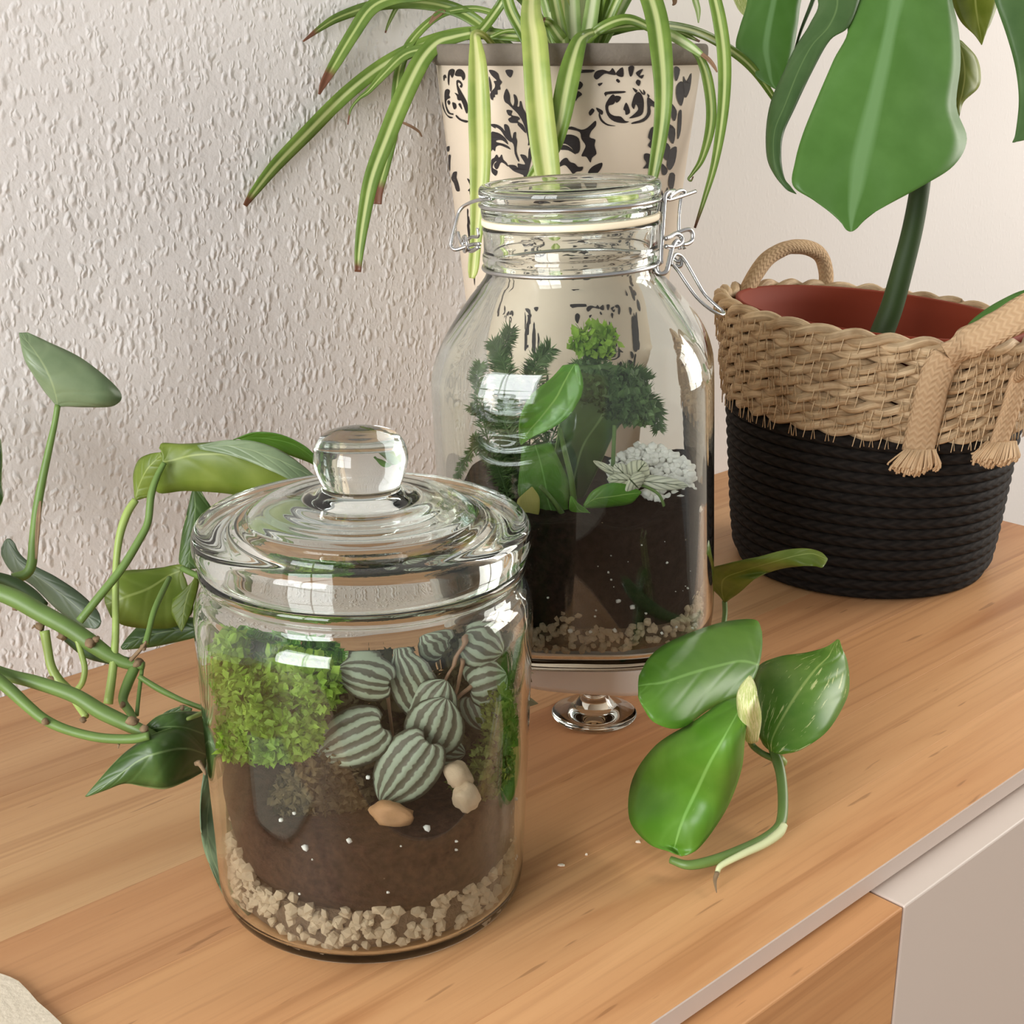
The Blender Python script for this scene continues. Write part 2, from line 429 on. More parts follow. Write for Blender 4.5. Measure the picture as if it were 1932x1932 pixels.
M['straw'] = strawmat('seagrass', lin(160, 126, 88), lin(232, 206, 166), bump=.8)
M['fibre'] = strawmat('jute_fibre', lin(196, 160, 118), lin(226, 196, 156), bump=.3)
M['thread'] = plain('pale_thread', lin(226, 200, 160), .7)
M['black'] = braidmat('black_cord', lin(20, 17, 15), lin(42, 37, 33), fu=4.0, fv=.9, bump=.5)
M['jute'] = braidmat('braided_jute', lin(182, 150, 114), lin(202, 172, 136), fu=10.0, fv=2.2, bump=.5)
M['paper'] = plain('cream_paper', lin(226, 214, 192), .8, var=.03, bump=.2, bscale=400)
M['crumb'] = plain('wood_crumb', lin(240, 226, 205), .8)

G = lin
M['spider'] = leafmat('spider_leaf', G(104, 134, 52), G(132, 160, 70), rib=G(206, 216, 150), veins=0, trans=.3, ribw=.17, rough=.35, tip=(G(120, 78, 54), .955))
M['spider_brown'] = leafmat('spider_leaf_brown_tip', G(100, 130, 54), G(130, 156, 70), rib=G(190, 204, 130), veins=0, trans=.3, ribw=.12, tip=(G(132, 88, 66), .91))
M['spider_pale'] = leafmat('spider_leaf_pale', G(158, 180, 88), G(190, 202, 112), rib=G(228, 230, 164), veins=0, trans=.3, ribw=.2, rough=.35)
M['spider_crown'] = leafmat('spider_leaf_young', G(140, 172, 92), G(184, 206, 136), rib=G(228, 236, 194), veins=0, trans=.35, ribw=.28, rough=.35)
M['dry'] = plain('dry_leaf_tip', G(128, 98, 72), .8, var=.3)
M['monstera'] = leafmat('monstera_leaf', G(88, 134, 56), G(98, 144, 66), rib=G(128, 170, 106), veins=3, trans=.25, rough=.4, ribw=.07, vstr=.10)
M['monstera_d'] = leafmat('monstera_leaf_dark', G(76, 108, 58), G(88, 120, 68), rib=G(110, 140, 84), veins=4, trans=.25, rough=.38, ribw=.03, vstr=.1)
M['monstera_y'] = leafmat('monstera_leaf_olive', G(126, 142, 44), G(156, 166, 70), rib=G(190, 196, 110), veins=3, trans=.35, rough=.38)
M['stem_d'] = plain('dark_green_stem', G(44, 68, 24), .6, var=.2, scale=30)
M['stem'] = plain('green_stem', G(100, 128, 62), .45, var=.3, scale=60)
M['stem_p'] = plain('pale_green_stem', G(150, 172, 92), .4, var=.15, scale=40)
M['node'] = plain('brown_node', G(128, 106, 78), .8, var=.3, scale=200, bump=.4)
M['pothos'] = leafmat('pothos_leaf', G(82, 132, 34), G(98, 146, 46), rib=G(128, 176, 84), veins=5, var=(G(176, 200, 120), .70), trans=.2, rough=.42, vstr=.08, ribw=.022)
M['pothos_v'] = leafmat('pothos_leaf_variegated', G(84, 136, 36), G(112, 156, 56), rib=G(160, 190, 100), veins=5, var=(G(206, 218, 146), .60), trans=.2, rough=.38, vstr=.08, ribw=.02)
M['pothos_new'] = leafmat('pothos_new_leaf', G(168, 188, 96), G(212, 220, 146), rib=None, veins=0, var=(G(240, 238, 190), .5), trans=.25, rough=.35)
M['pothos_o'] = leafmat('pothos_leaf_underside', G(108, 130, 44), G(132, 150, 62), rib=G(160, 176, 96), veins=5, trans=.35, rough=.4, vstr=.12, ribw=.025)
M['pothos_g'] = leafmat('pothos_leaf_greyish', G(104, 124, 88), G(130, 148, 112), rib=G(150, 166, 124), veins=5, trans=.15, rough=.35, vstr=.12, ribw=.02)
M['pothos_d'] = leafmat('pothos_leaf_dark', G(58, 88, 36), G(88, 116, 58), rib=G(122, 148, 92), veins=5, trans=.2, rough=.35, vstr=.1, ribw=.025, edge=(G(150, 170, 110), .02))
M['pothos_y'] = leafmat('yellow_leaf', G(196, 190, 96), G(222, 212, 130), veins=0, trans=.4)
M['bright'] = leafmat('bright_leaf', G(86, 150, 34), G(116, 176, 56), rib=G(160, 204, 100), veins=5, trans=.3, rough=.3, vstr=.1)
M['peperomia'] = stripemat('peperomia_leaf')
M['sheath'] = plain('pale_sheath', G(208, 214, 164), .5, var=.08)
M['pothos_k'] = leafmat('pothos_leaf_slate', G(70, 88, 64), G(92, 108, 84), rib=G(120, 136, 104), veins=5, trans=.15, rough=.4, vstr=.1, ribw=.02)
M['pep_stem'] = plain('pinkish_stem', G(150, 116, 88), .5, var=.2)
M['moss'] = leafmat('moss_green', G(122, 164, 40), G(172, 204, 80), veins=0, trans=.35, rough=.6)
M['moss_d'] = leafmat('moss_olive', G(92, 104, 34), G(130, 138, 56), veins=0, trans=.3, rough=.7)
M['moss_b'] = leafmat('back_growth', G(70, 74, 40), G(108, 96, 62), veins=0, trans=.2, rough=.8)
M['roots'] = leafmat('brown_roots', G(84, 70, 46), G(116, 98, 62), veins=0, trans=.1, rough=.9)
M['fern'] = leafmat('fern_green', G(74, 104, 52), G(112, 140, 84), veins=0, trans=.3, rough=.5)
M['nerve'] = leafmat('nerve_leaf_white', G(226, 226, 196), G(240, 240, 222), rib=G(66, 84, 40), veins=6, trans=.2, rough=.5, vstr=.55, ribw=.04)
M['frame'] = plain('window_frame_white', lin(232, 228, 222), .5, var=.02)
M['floor'] = plain('floor_boards', lin(128, 98, 72), .6, var=.1)

# ------------------------------------------------------------------ shape builders that use pixels
def leaf(name, rows, mat, parent, mode='d', nv=6, nu=8, thick=.0005, **k):
    """rows from base to tip: ((xl,yl),(xm,ym),(xr,yr), d, cl, cr): d depth (or height over the table in m when mode 'z'), cl/cr offset of the edges in cm"""
    A = []
    for r in rows:
        (xl, yl), (xm, ym), (xr, yr), d = r[:4]; cl, cr = (r[4], r[5]) if len(r) > 4 else (0, 0)
        f = (lambda x, y, q: T(x, y, max(q, .0012))) if mode == 'z' else P
        A.append(np.concatenate([f(xl, yl, d+cl*.01), f(xm, ym, d), f(xr, yr, d+cr*.01)]))
    A = cr_spline(A, nv); V = []; U = []
    for i, a in enumerate(A):
        l, m, r = a[:3], a[3:6], a[6:]
        for j in range(nu+1):
            u = j/nu
            V.append(l*(2*(u-.5)*(u-1))+m*(4*u*(1-u))+r*(2*u*(u-.5))); U.append((u, i/(len(A)-1)))
    return mk(name, V, grid_faces(len(A), nu+1), mat, parent, uv=U, thick=thick, **k)
def strap(name, px, mat, parent, fold=.35, sm=6, thick=.0005, twist=0.0, **k):
    """strap leaf: rows (x, y, depth, half-width px); fold pushes the midrib back into a channel"""
    q = cr_spline(np.array(px, float), sm); n = len(q)
    tg = np.gradient(q[:, :2], axis=0); tg /= np.linalg.norm(tg, axis=1)[:, None]+1e-9
    V = []; U = []
    L = np.concatenate([[0], np.cumsum(np.linalg.norm(np.diff(q[:, :2], axis=0), axis=1))]); L /= L[-1]
    for i in range(n):
        x, y, d, w = q[i]; w = max(w, .6); nx, ny = -tg[i][1], tg[i][0]; wm = w*d/FPX
        for j in range(5):
            s = (j-2)/2
            dd = d+fold*wm*(1-abs(s))+twist*wm*s
            V.append(P(x+nx*w*s, y+ny*w*s, dd)); U.append((j/4, L[i]))
    return mk(name, V, grid_faces(n, 5), mat, parent, uv=U, thick=thick, **k)
ICO_V, ICO_F = None, None
def ico(sub=1):
    bm = bmesh.new(); bmesh.ops.create_icosphere(bm, subdivisions=sub, radius=1)
    V = np.array([v.co[:] for v in bm.verts]); F = [[v.index for v in f.verts] for f in bm.faces]; bm.free(); return V, F
def rock_geo(seed, sub=1, rough=.3, ax=(1, 1, 1)):
    V, F = ico(sub); s = Vector((seed*3.7, seed*1.3, seed*.7))
    r = np.array([1+rough*mnoise.noise(Vector(v)*1.3+s)+rough*.5*mnoise.noise(Vector(v)*3+s) for v in V])
    return V*r[:, None]*np.array(ax), F

# ------------------------------------------------------------------ the setting
def struct(name, V, F, mat, **k): return mk(name, V, F, mat, smooth=False, kind='structure', recalc=True, **k)
V, F = box_geo(-1.6, 2.4, WALL_Y, WALL_Y+.08, -.75, 1.45); struct('wall_back', V, F, M['wall'], loc=(0, WALL_Y, 0))
V, F = box_geo(-1.6, 2.4, -3.6, WALL_Y, -.80, -.75); struct('floor', V, F, M['floor'])
def window_wall(side, win, x0, x1, yc, zc, s, ya, yb, xf):
    mb = MB(); y0, y1, z0, z1 = yc-s/2, yc+s/2, zc-s/2, zc+s/2
    for b in ((ya, y0, -.75, 1.45), (y1, yb, -.75, 1.45), (y0, y1, -.75, z0), (y0, y1, z1, 1.45)):
        V, F = box_geo(x0, x1, *b); mb.add(V, F)
    mb.build(side, M['wall2'], smooth=False, kind='structure', recalc=True)
    mb = MB(); t = .03
    for b in ((y0, y0+t, z0, z1), (y1-t, y1, z0, z1), (y0, y1, z0, z0+t), (y0, y1, z1-t, z1), (yc-.02, yc+.02, z0, z1), (y0, y1, zc-.015, zc+.015)):
        V, F = box_geo(xf-.015, xf+.015, *b); mb.add(V, F)
    mb.build(win, M['frame'], smooth=False, kind='structure', recalc=True)
window_wall('wall_left', 'window_1', WIN_X-.05, WIN_X, WIN_Y, WIN_Z, WIN_S, -1.4, WALL_Y, WIN_X-.025)
window_wall('wall_right', 'window_2', WX2, WX2+.05, WY2, WZ2, WS2, -1.4, WALL_Y, WX2+.025)

# ------------------------------------------------------------------ sideboard
XL = -.45
SB = empty('sideboard', (.3, .5, -.75), 'long low sideboard with alder wood top standing against the bumpy wall', 'sideboard')
edges = [.2870, .333, .384, .446, .507, .560, .622, .676, WALL_Y-.0004]
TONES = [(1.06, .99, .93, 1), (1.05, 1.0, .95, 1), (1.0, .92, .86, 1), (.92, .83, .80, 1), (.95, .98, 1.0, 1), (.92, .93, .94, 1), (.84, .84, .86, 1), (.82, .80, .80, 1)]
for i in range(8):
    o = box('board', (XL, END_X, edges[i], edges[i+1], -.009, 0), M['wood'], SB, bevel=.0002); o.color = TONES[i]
box('edge_strip', (XL, END_X, .2862, .2870, -.009, -.0002), M['edge'], SB, bevel=0, label='pale grey edge strip along the front of the wooden top')
box('carcass', (XL, END_X, .2905, WALL_Y-.0005, -.745, -.0095), M['dark'], SB, bevel=0)
box('drawer_front', (XL, .4938, .2715, .2900, -.42, -.0125), M['wood2'], SB, bevel=.0009, label='alder wood drawer front')
box('door', (.4952, END_X, .2715, .2900, -.70, -.0125), M['white'], SB, bevel=.0009, label='white lacquered door')

# ------------------------------------------------------------------ left jar with knob lid
BJ = T(704, 1661); DJ = math.radians(.45)
PIV = np.array([BJ[0], BJ[1], 0])+RH*.058
def lj(V): return lean(V, PIV, DJ)
def Dl(y, k):                                            # depth at pixel row y, k m in front of the jar axis
    return depth((BJ[0], BJ[1], zaxis(BJ, y)))-k*.95
def prof_round(pts, n=5):
    out = [pts[0]]
    q = cr_spline(np.array(pts), n)
    return [tuple(p) for p in q]
JAR = empty('glass_jar', (BJ[0], BJ[1], 0), 'round clear glass jar terrarium with a knobbed glass lid, nearest on the wood', 'jar')
outer = [(0, .0025), (.030, .0022), (.056, .0010)] + prof_round([(.0590, .0004), (.0632, .0018), (.0660, .0060), (.0671, .0125), (.0676, .03), (.0690, .07), (.0701, .115), (.0703, .128), (.0700, .1345), (.0686, .1395), (.0662, .1425), (.0648, .1450), (.0648, .1482), (.0668, .1502), (.0674, .1525), (.0668, .1545), (.0645, .1553)], 4)
inner = prof_round([(.0618, .1545), (.0606, .152), (.0602, .146), (.0618, .1415), (.0648, .1375), (.0662, .1315), (.0664, .12), (.0654, .07), (.0644, .03), (.0640, .0120), (.0622, .0070), (.057, .0048)], 4) + [(.03, .0044), (0, .0048)]
V, F, U = lathe_geo(outer+inner, 96, BJ); mk('jar_body', lj(V), F, M['glass'], JAR, uv=U, recalc=True)
# lid: broad rounded rim, raised dome, hollow underside, stopper ring and solid knob
zl = .1640
top = prof_round([(.0640, zl-.0090), (.0668, zl-.0085), (.0686, zl-.0050), (.0692, zl), (.0685, zl+.0045), (.0655, zl+.0072), (.0590, zl+.0082), (.0510, zl+.0085), (.0475, zl+.0092), (.0450, zl+.0112), (.0400, zl+.0142), (.0330, zl+.0158), (.0265, zl+.0162), (.0235, zl+.0165), (.0205, zl+.0180), (.0180, zl+.0188), (.0160, zl+.0200), (.0160, zl+.0215), (.0174, zl+.0248), (.0189, zl+.0300), (.0190, zl+.0340), (.0178, zl+.0385), (.0146, zl+.0422), (.0085, zl+.0440)], 4)+[(0, zl+.0445)]
under = [(0, zl+.0132), (.012, zl+.0131), (.024, zl+.0126)]+prof_round([(.032, zl+.0121), (.0395, zl+.0102), (.0445, zl+.0070), (.0475, zl+.0043), (.0515, zl+.0024), (.0542, zl-.0020), (.0550, zl-.0090), (.0562, zl-.0112), (.0574, zl-.0105), (.0590, zl-.0092), (.0610, zl-.0088), (.0640, zl-.0090)], 4)
V, F, U = lathe_geo(under[:-1]+top, 96, BJ)
LID = mk('lid', lj(V), F, M['glass2'], JAR, uv=U, recalc=True, label='knobbed clear glass lid')

def soil_body(name, B, R, z0, zt, mat, xf, n=72, sq=None, yaw=0, amp=.006, label=None, seed=0, chamfer=None):
    rows = []; prof = []
    for i in range(14): prof.append((1.0, z0+(zt-z0)*i/13, 0))
    V = []; U = []; idx = []
    def rr(a):
        k = 1.0
        if sq: c, s = abs(math.cos(a)), abs(math.sin(a)); k = (c**sq+s**sq)**(-1/sq)
        return R*k
    for i in range(14):
        t = i/13; row = []
        for j in range(n):
            a = 2*PI*j/n; r = rr(a)
            w = mnoise.noise(Vector((math.cos(a)*3+seed, math.sin(a)*3, t*4)))
            z = z0+(zt-z0)*t+amp*t*mnoise.noise(Vector((math.cos(a)*2+seed, math.sin(a)*2, 7)))
            r2 = r*(1-.010*abs(w))
            if chamfer: r2 -= chamfer(a+yaw, t)
            r2 -= .0036*max(0, 1-t/.22)
            row.append(len(V)); V.append((B[0]+r2*math.cos(a+yaw), B[1]+r2*math.sin(a+yaw), z))
        idx.append(row)
    for q in (.8, .55, .3):
        row = []
        for j in range(n):
            a = 2*PI*j/n; r = rr(a)*q
            z = zt+amp*1.3*mnoise.noise(Vector((math.cos(a)*2*q+seed, math.sin(a)*2*q, 7)))
            row.append(len(V)); V.append((B[0]+r*math.cos(a+yaw), B[1]+r*math.sin(a+yaw), z))
        idx.append(row)
    F = []
    for A, Q in zip(idx[:-1], idx[1:]): F += [[A[j], A[(j+1) % n], Q[(j+1) % n], Q[j]] for j in range(n)]
    F.append(idx[0][::-1]); F.append(idx[-1])
    return mk(name, xf(np.array(V)), F, mat, label=label, cat='soil', kind='stuff', recalc=True)
va = math.atan2(-VH[1], -VH[0])                          # direction from the jars to the viewer
def chl(a, t):
    d = math.cos(a-(va-1.35)); return max(0, d)*.006*(1-t)
soil_body('soil', BJ, .0630, .0225, .058, M['soil'], lj, label='dark brown soil filling the lower half of the knob-lidded round jar', seed=3, chamfer=chl)

# gravel drainage layer: single pebbles against the glass, a joined fill behind them
PEB = []
for s in range(7):
    V, F = rock_geo(s+1, 1, .45, (1, .85, .8)); PEB.append((V, F))
def gravel(label, B, Rf, zlo, zhi, cnt, size, xf, arc, mat, seed):
    rg = np.random.default_rng(seed)
    g = empty('gravel', (B[0], B[1], zlo), label, 'gravel')
    mesh = []
    for V, F in PEB:
        me = bpy.data.meshes.new('pebble'); me.from_pydata((V).tolist(), [], F); me.materials.append(mat); mesh.append(me)
    tot = cnt; i = 0
    for i in range(tot):
        a = va+rg.uniform(-arc, arc); q = rg.random(); z = zlo+(zhi(a)-zlo)*q**.9
        s = size*rg.uniform(.65, 1.35); r = Rf(a, z)-s*1.02-rg.uniform(0, .001)
        p = xf(np.array([[B[0]+r*math.cos(a), B[1]+r*math.sin(a), z]]))[0]
        o = bpy.data.objects.new('pebble', mesh[i % len(mesh)]); COL.objects.link(o); o.parent = g
        o.location = tuple(p-np.array([B[0], B[1], zlo])); o.scale = (s,)*3
        o.rotation_euler = tuple(rg.uniform(0, 6.28, 3))
    return g
gl = gravel('tan gravel layer at the bottom of the knob-lidded round jar', BJ, lambda a, z: .0638 if z > .0115 else .0626 if z > .008 else .0606, .0068, lambda a: .0255+.003*math.sin(5*a)+.003*math.sin(11*a+1)+.008*abs(math.sin((a-va)*.8)), 300, .0028, lj, 1.7, M['gravel'], 5)
V, F, U = lathe_geo([(0, .0056), (.053, .0056), (.0580, .0066), (.0600, .0100), (.0603, .0200), (.059, .0245), (0, .0245)], 64, BJ)
mk('pebble_fill', lj(V), F, M['gravelfill'], gl, recalc=True, kind='stuff')

def flakes(name, blobs, n, size, mat, Dfun, label, seed, cat='moss'):
    """moss: many tiny curled flakes on lumpy blobs; blobs rows (x, y, k, rx px, ry px)"""
    rg = np.random.default_rng(seed); mb = MB()
    A = np.array([b[3]*b[4] for b in blobs], float); A /= A.sum()
    for i in range(n):
        b = blobs[rg.choice(len(blobs), p=A)]
        v = rg.normal(size=3); v /= np.linalg.norm(v); v *= rg.uniform(.75, 1.08)
        d0 = Dfun(b[1], b[2]); c = P(b[0], b[1], d0); sc = d0/FPX
        p = c+RH*v[0]*b[3]*sc+UP*v[1]*b[4]*sc-VH*v[2]*(b[3]+b[4])*.4*sc
        nrm = RH*v[0]+UP*v[1]-VH*v[2]+rg.normal(size=3)*.45
        nrm /= np.linalg.norm(nrm); t = np.cross(nrm, rg.normal(size=3)); t /= np.linalg.norm(t); s2 = np.cross(nrm, t)
        L = size*rg.uniform(.6, 1.4); w = L*.38
        q = [p-t*w*.3, p+s2*L*.5-t*w+nrm*L*.1, p+s2*L+nrm*L*.35, p+s2*L*.5+t*w+nrm*L*.1]
        vv = rg.random()
        mb.add(q, [[0, 1, 2, 3]], [(.5, vv), (.1, vv), (.5, vv), (.9, vv)])
    return mb.build(name, mat, label=label, cat=cat, kind='stuff', smooth=False)
flakes('moss', [(455, 1390, .045, 38, 42), (500, 1370, .050, 48, 60), (555, 1370, .050, 50, 55), (470, 1300, .040, 50, 45), (545, 1275, .035, 60, 45), (440, 1250, .030, 30, 60), (520, 1400, .052, 45, 30), (600, 1290, .045, 38, 50)], 7000, .0036, M['moss'], Dl, 'bright green moss clump against the glass of the knob-lidded round jar, left of the striped leaves', 11)
flakes('moss', [(935, 1360, .030, 28, 70), (925, 1440, .036, 36, 50), (890, 1475, .030, 40, 30)], 1500, .0032, M['moss_d'], Dl, 'thin olive moss right of the striped leaves inside the knob-lidded round jar', 12)
flakes('root_ball', [(600, 1480, .040, 60, 70), (650, 1510, .036, 55, 60), (640, 1430, .034, 55, 55), (560, 1500, .044, 40, 50)], 3500, .0034, M['roots'], Dl, 'brown fibrous root ball under the striped plant in the knob-lidded round jar', 14, cat='roots')
flakes('moss', [(720, 1330, -.030, 110, 90), (860, 1330, -.028, 100, 100), (900, 1250, -.020, 70, 60), (620, 1360, -.025, 70, 80), (960, 1300, -.005, 30, 110), (690, 1450, .010, 120, 40)], 4200, .0050, M['moss_b'], Dl, 'dark brownish green growth at the back of the knob-lidded round jar, behind the striped leaves', 15)
flakes('moss', [(470, 1225, .010, 55, 40), (560, 1225, .012, 60, 40), (620, 1260, .012, 30, 40)], 1500, .0050, M['bright'], Dl, 'vivid green leafy growth above the moss under the left of the round jar lid', 16)
# striped peperomia
PEPS = empty('striped_peperomia', P(760, 1480, Dl(1480, .03)), 'small plant with round silver and dark striped leaves inside the knob-lidded round jar', 'plant')
def roundleaf(name, base, tip, w, k, mat, parent, bulge=.25, cup=.5, Df=Dl, tilt=0.0, pl=.12, **kw):
    """round leaf from base to tip in pixels, half-width w px, k m in front of the jar axis"""
    (bx, by), (tx, ty) = base, tip; L = math.hypot(tx-bx, ty-by); ux, uy = (tx-bx)/L, (ty-by)/L; nx, ny = -uy, ux
    rows = []
    for t, f in ((-.10, .30), (-.07, .62), (.12, .90), (.35, 1.0), (.6, .93), (.8, .68), (.93, .36), (1.0, .05)):
        m = max(t, 0) if t < .3 else t
        x, y = bx+ux*L*m, by+uy*L*m; ex, ey = bx+ux*L*t, by+uy*L*t; d = Df(y, k)-tilt*t*.01
        rows.append(((ex+nx*w*f, ey+ny*w*f), (x, y), (ex-nx*w*f, ey-ny*w*f), d-bulge*.01*math.sin(PI*min(max(t, 0), 1)), cup*f, cup*f))
    return leaf(name, rows, mat, parent, nv=3, nu=12, **kw)
for base, tip, w, k, cu in (((800, 1403), (722, 1504), 52, .046, .3), ((712, 1368), (606, 1418), 50, .042, .3), ((806, 1400), (838, 1318), 50, .038, .4), ((800, 1350), (838, 1285), 42, .034, .4),
                            ((800, 1330), (752, 1232), 40, .030, .3), ((728, 1283), (642, 1262), 38, .040, .4), ((888, 1290), (946, 1270), 46, .026, .4), ((880, 1205), (940, 1228), 40, .022, .3), ((810, 1405), (872, 1418), 28, .030, .2),
                            ((890, 1315), (915, 1370), 30, .024, .3), ((835, 1225), (800, 1195), 34, .020, .3)):
    mx, my = (base[0]+tip[0])/2, (base[1]+tip[1])/2; g = 1.10
    roundleaf('leaf', (mx+(base[0]-mx)*g, my+(base[1]-my)*g), (mx+(tip[0]-mx)*g, my+(tip[1]-my)*g), w*1.12, k, M['peperomia'], PEPS, cup=cu)
for pts in (((712, 1368), (735, 1400), (750, 1470)), ((728, 1283), (736, 1350), (748, 1440)), ((806, 1402), (790, 1450), (775, 1500)), ((888, 1290), (850, 1330), (810, 1440)), ((870, 1240), (862, 1290), (830, 1400)), ((880, 1205), (850, 1255), (820, 1330))):
    ptube('stem', [(x, y, Dl(y, .026), 4.5-i) for i, (x, y) in enumerate(pts)], M['pep_stem'], PEPS, k=6)
def stone(px, py, k, ax, rot, mat, seed, label, Df=Dl):
    V, F = rock_geo(seed, 3, .28); d0 = Df(py, k); c = P(px, py, d0); s = d0/FPX
    a = math.radians(rot); Q = []
    for v in V:
        x, y = v[0]*ax[0], v[1]*ax[1]; Q.append(c+(RH*(x*math.cos(a)-y*math.sin(a))+UP*(x*math.sin(a)+y*math.cos(a))-VH*v[2]*ax[2])*s)
    return mk('stone', Q, F, mat, label=label, cat='stone', group='stones in the round jar')
stone(738, 1532, .054, (42, 24, 22), -12, M['stone1'], 4, 'tan angular stone on the soil below the striped leaves')
stone(862, 1460, .045, (24, 28, 20), 20, M['stone2'], 9, 'cream knobbly stone, upper one right of the striped leaves')
stone(876, 1500, .050, (25, 30, 22), 10, M['stone2'], 13, 'cream speckled stone at the foot of the knobbly one')
mb = MB()
for x, y, s in ((657, 1584, 5), (577, 1598, 6), (532, 1546, 4), (556, 1533, 3.5), (801, 1560, 6), (855, 1584, 3), (855, 1600, 3), (968, 1505, 4), (567, 1685, 2.5), (730, 1681, 3), (691, 1465, 4), (590, 1620, 2), (753, 1594, 2)):
    p = cone_hit(x, y, BJ, .0633, 0, .0639, .1)
    if p is None: continue
    V, F = rock_geo(s, 1, .5); mb.add(lj(np.array([p+v*s*.00023 for v in V])), F)
mb.build('perlite', M['perlite'], label='white perlite specks in the soil of the knob-lidded round jar', cat='perlite', kind='stuff')

# ------------------------------------------------------------------ clip-top jar on its footed dish
BD = T(1121, 1347); BC = T(1097, 1347); DC = math.radians(-2.4); ZD = .0540   # dish; jar standing at height ZD
PC = np.array([BC[0], BC[1], ZD])
def cj(V): return lean(V, PC, DC)
def Dc(y, k): return depth((BC[0], BC[1], zaxis(BC, y)))-k*1.04
YF = math.atan2(-VH[1], -VH[0])-math.radians(8.0)              # front face turned a little to the viewer's left
SQ = 3.3
# squareness 1 keeps r on the face centre; corners bulge out
def dsq(r, s): return r*(1+.0*s)
KD = empty('footed_dish', (BD[0], BD[1], 0), 'white square-sided dish on a clear glass foot, under the clip-top jar', 'dish')
rows = [(0, .0345, 0), (.030, .0342, 0), (.0440, .0338, .8), (.0475, .0348, 1), (.0490, .0380, 1), (.0530, .0500, 1), (.0540, .0530, 1), (.0536, .0537, 1), (.0522, .0533, 1), (.0507, .0440, 1), (.0460, .0385, .8), (0, .0380, 0)]
V, F, U = lathe_geo([r[:2] for r in rows], 96, BD, [r[2] for r in rows], YF, SQ)
mk('bowl', V, F, M['ceramic'], KD, uv=U, recalc=True)
rows = prof_round([(.0232, .0004), (.0237, .0010), (.0232, .0016), (.0180, .0032), (.0120, .0065), (.0070, .0130), (.0062, .0220), (.0085, .0330)], 4)+[(0, .0338)]
V, F, U = lathe_geo([(0, .0022), (.010, .0016), (.018, .0006)]+rows, 48, BD); mk('foot', V, F, M['glass'], KD, uv=U, recalc=True, label='clear glass foot')

CJ = empty('clip_top_jar', (BC[0], BC[1], ZD), 'tall square clip-top glass jar terrarium standing on the white footed dish', 'jar')
A0 = .0712
o_r = prof_round([(.054, ZD, .7), (.0630, ZD+.0012, .9), (.0685, ZD+.0060, 1), (.0707, ZD+.0140, 1), (A0, ZD+.03, 1), (A0, ZD+.09, 1), (.0711, .192, 1), (.0698, .2045, 1), (.0660, .2155, .9), (.0600, .2260, .65), (.0530, .2355, .3), (.0475, .2420, .08), (.0442, .2465, 0), (.0432, .2500, 0), (.0436, .2520, 0), (.0448, .2545, 0), (.0448, .2575, 0), (.0441, .2595, 0), (.0440, .2680, 0), (.0443, .2705, 0), (.0435, .2718, 0)], 4)
i_r = prof_round([(.0408, .2718, 0), (.0400, .2700, 0), (.0397, .2560, 0), (.0402, .2450, 0), (.0480, .2340, .35), (.0565, .2225, .75), (.0625, .2130, .95), (.0661, .2020, 1), (.0674, .190, 1), (.0678, ZD+.09, 1), (.0678, ZD+.03, 1), (.0672, ZD+.0160, 1), (.0640, ZD+.0095, .95), (.052, ZD+.0072, .6)], 4)
rows = [(0, ZD+.002, 0)]+o_r+i_r+[(0, ZD+.0070, 0)]
V, F, U = lathe_geo([r[:2] for r in rows], 112, BC, [max(0, r[2]) for r in rows], YF, SQ)
mk('jar_body', cj(V), F, M['glass'], CJ, uv=U, recalc=True)
rows = [(0, .2830)]+[(0.0290, .2826)]+prof_round([(0.0348, .2800), (0.0362, .2730), (0.0369, .2710), (0.0382, .2716), (0.0386, .2745), (0.0411, .2757), (0.0437, .2757), (0.0444, .2775), (0.0446, .2805), (0.0437, .2818), (0.0435, .2832), (0.0448, .2850), (0.0454, .2880), (0.0448, .2905), (0.0430, .2918), (0.0406, .2912), (0.0382, .2894)], 4)+[(0.0290, .2890), (0, .2890)]
V, F, U = lathe_geo(rows, 96, BC); mk('lid', cj(V), F, M['glass2'], CJ, uv=U, recalc=True, label='thick flat clear glass lid')
rows = prof_round([(0.0406, .2722), (0.0440, .2722), (0.0446, .2732), (0.0446, .2745), (0.0440, .2754), (0.0391, .2754), (0.0391, .2724), (0.0406, .2722)], 2)
V, F, U = lathe_geo(rows, 96, BC); mk('rubber_seal', cj(V), F, M['rubber'], CJ, uv=U, recalc=True, label='cream rubber seal')
def ring(name, r, z, w, mat, parent, n=96):
    p = [(BC[0]+r*math.cos(2*PI*i/n), BC[1]+r*math.sin(2*PI*i/n), z) for i in range(n)]
    V, F, U = tube_geo(p, w, 8, 1, True); return mk(name, cj(V), F, mat, parent, uv=U)
ring('neck_wire', .0446, .2512, .0011, M['wire'], CJ)
ring('lid_wire', .0448, .2823, .0010, M['wire'], CJ)
wd = Dc(430, .0)
def wire(name, px, w=3.0, k=8, sm=6):
    return tube(name, [P(x, y, wd+d*.01) for x, y, d in px], w*1.22*wd/FPX, M['wire'], CJ, k=k, sm=sm)
wire('hinge_wire', [(930, 374, -2.5), (905, 377, -1.2), (884, 384, -.2), (868, 396, .2), (860, 420, .2), (852, 452, .2), (851, 464, .2), (858, 471, .1), (872, 468, 0), (888, 462, -.3), (905, 460, -1.2)], 2.9)
wire('hinge_wire', [(864, 438, 1.4), (868, 452, 1.2), (872, 460, .8), (880, 454, .2), (890, 447, -.2), (902, 446, -.8), (901, 430, -.9)], 2.6)
wire('hinge_loop', [(874, 448, .3), (878, 446, -.3), (881, 458, -.6), (880, 472, -.3), (876, 474, .3), (873, 460, .5), (874, 448, .3)], 2.6)
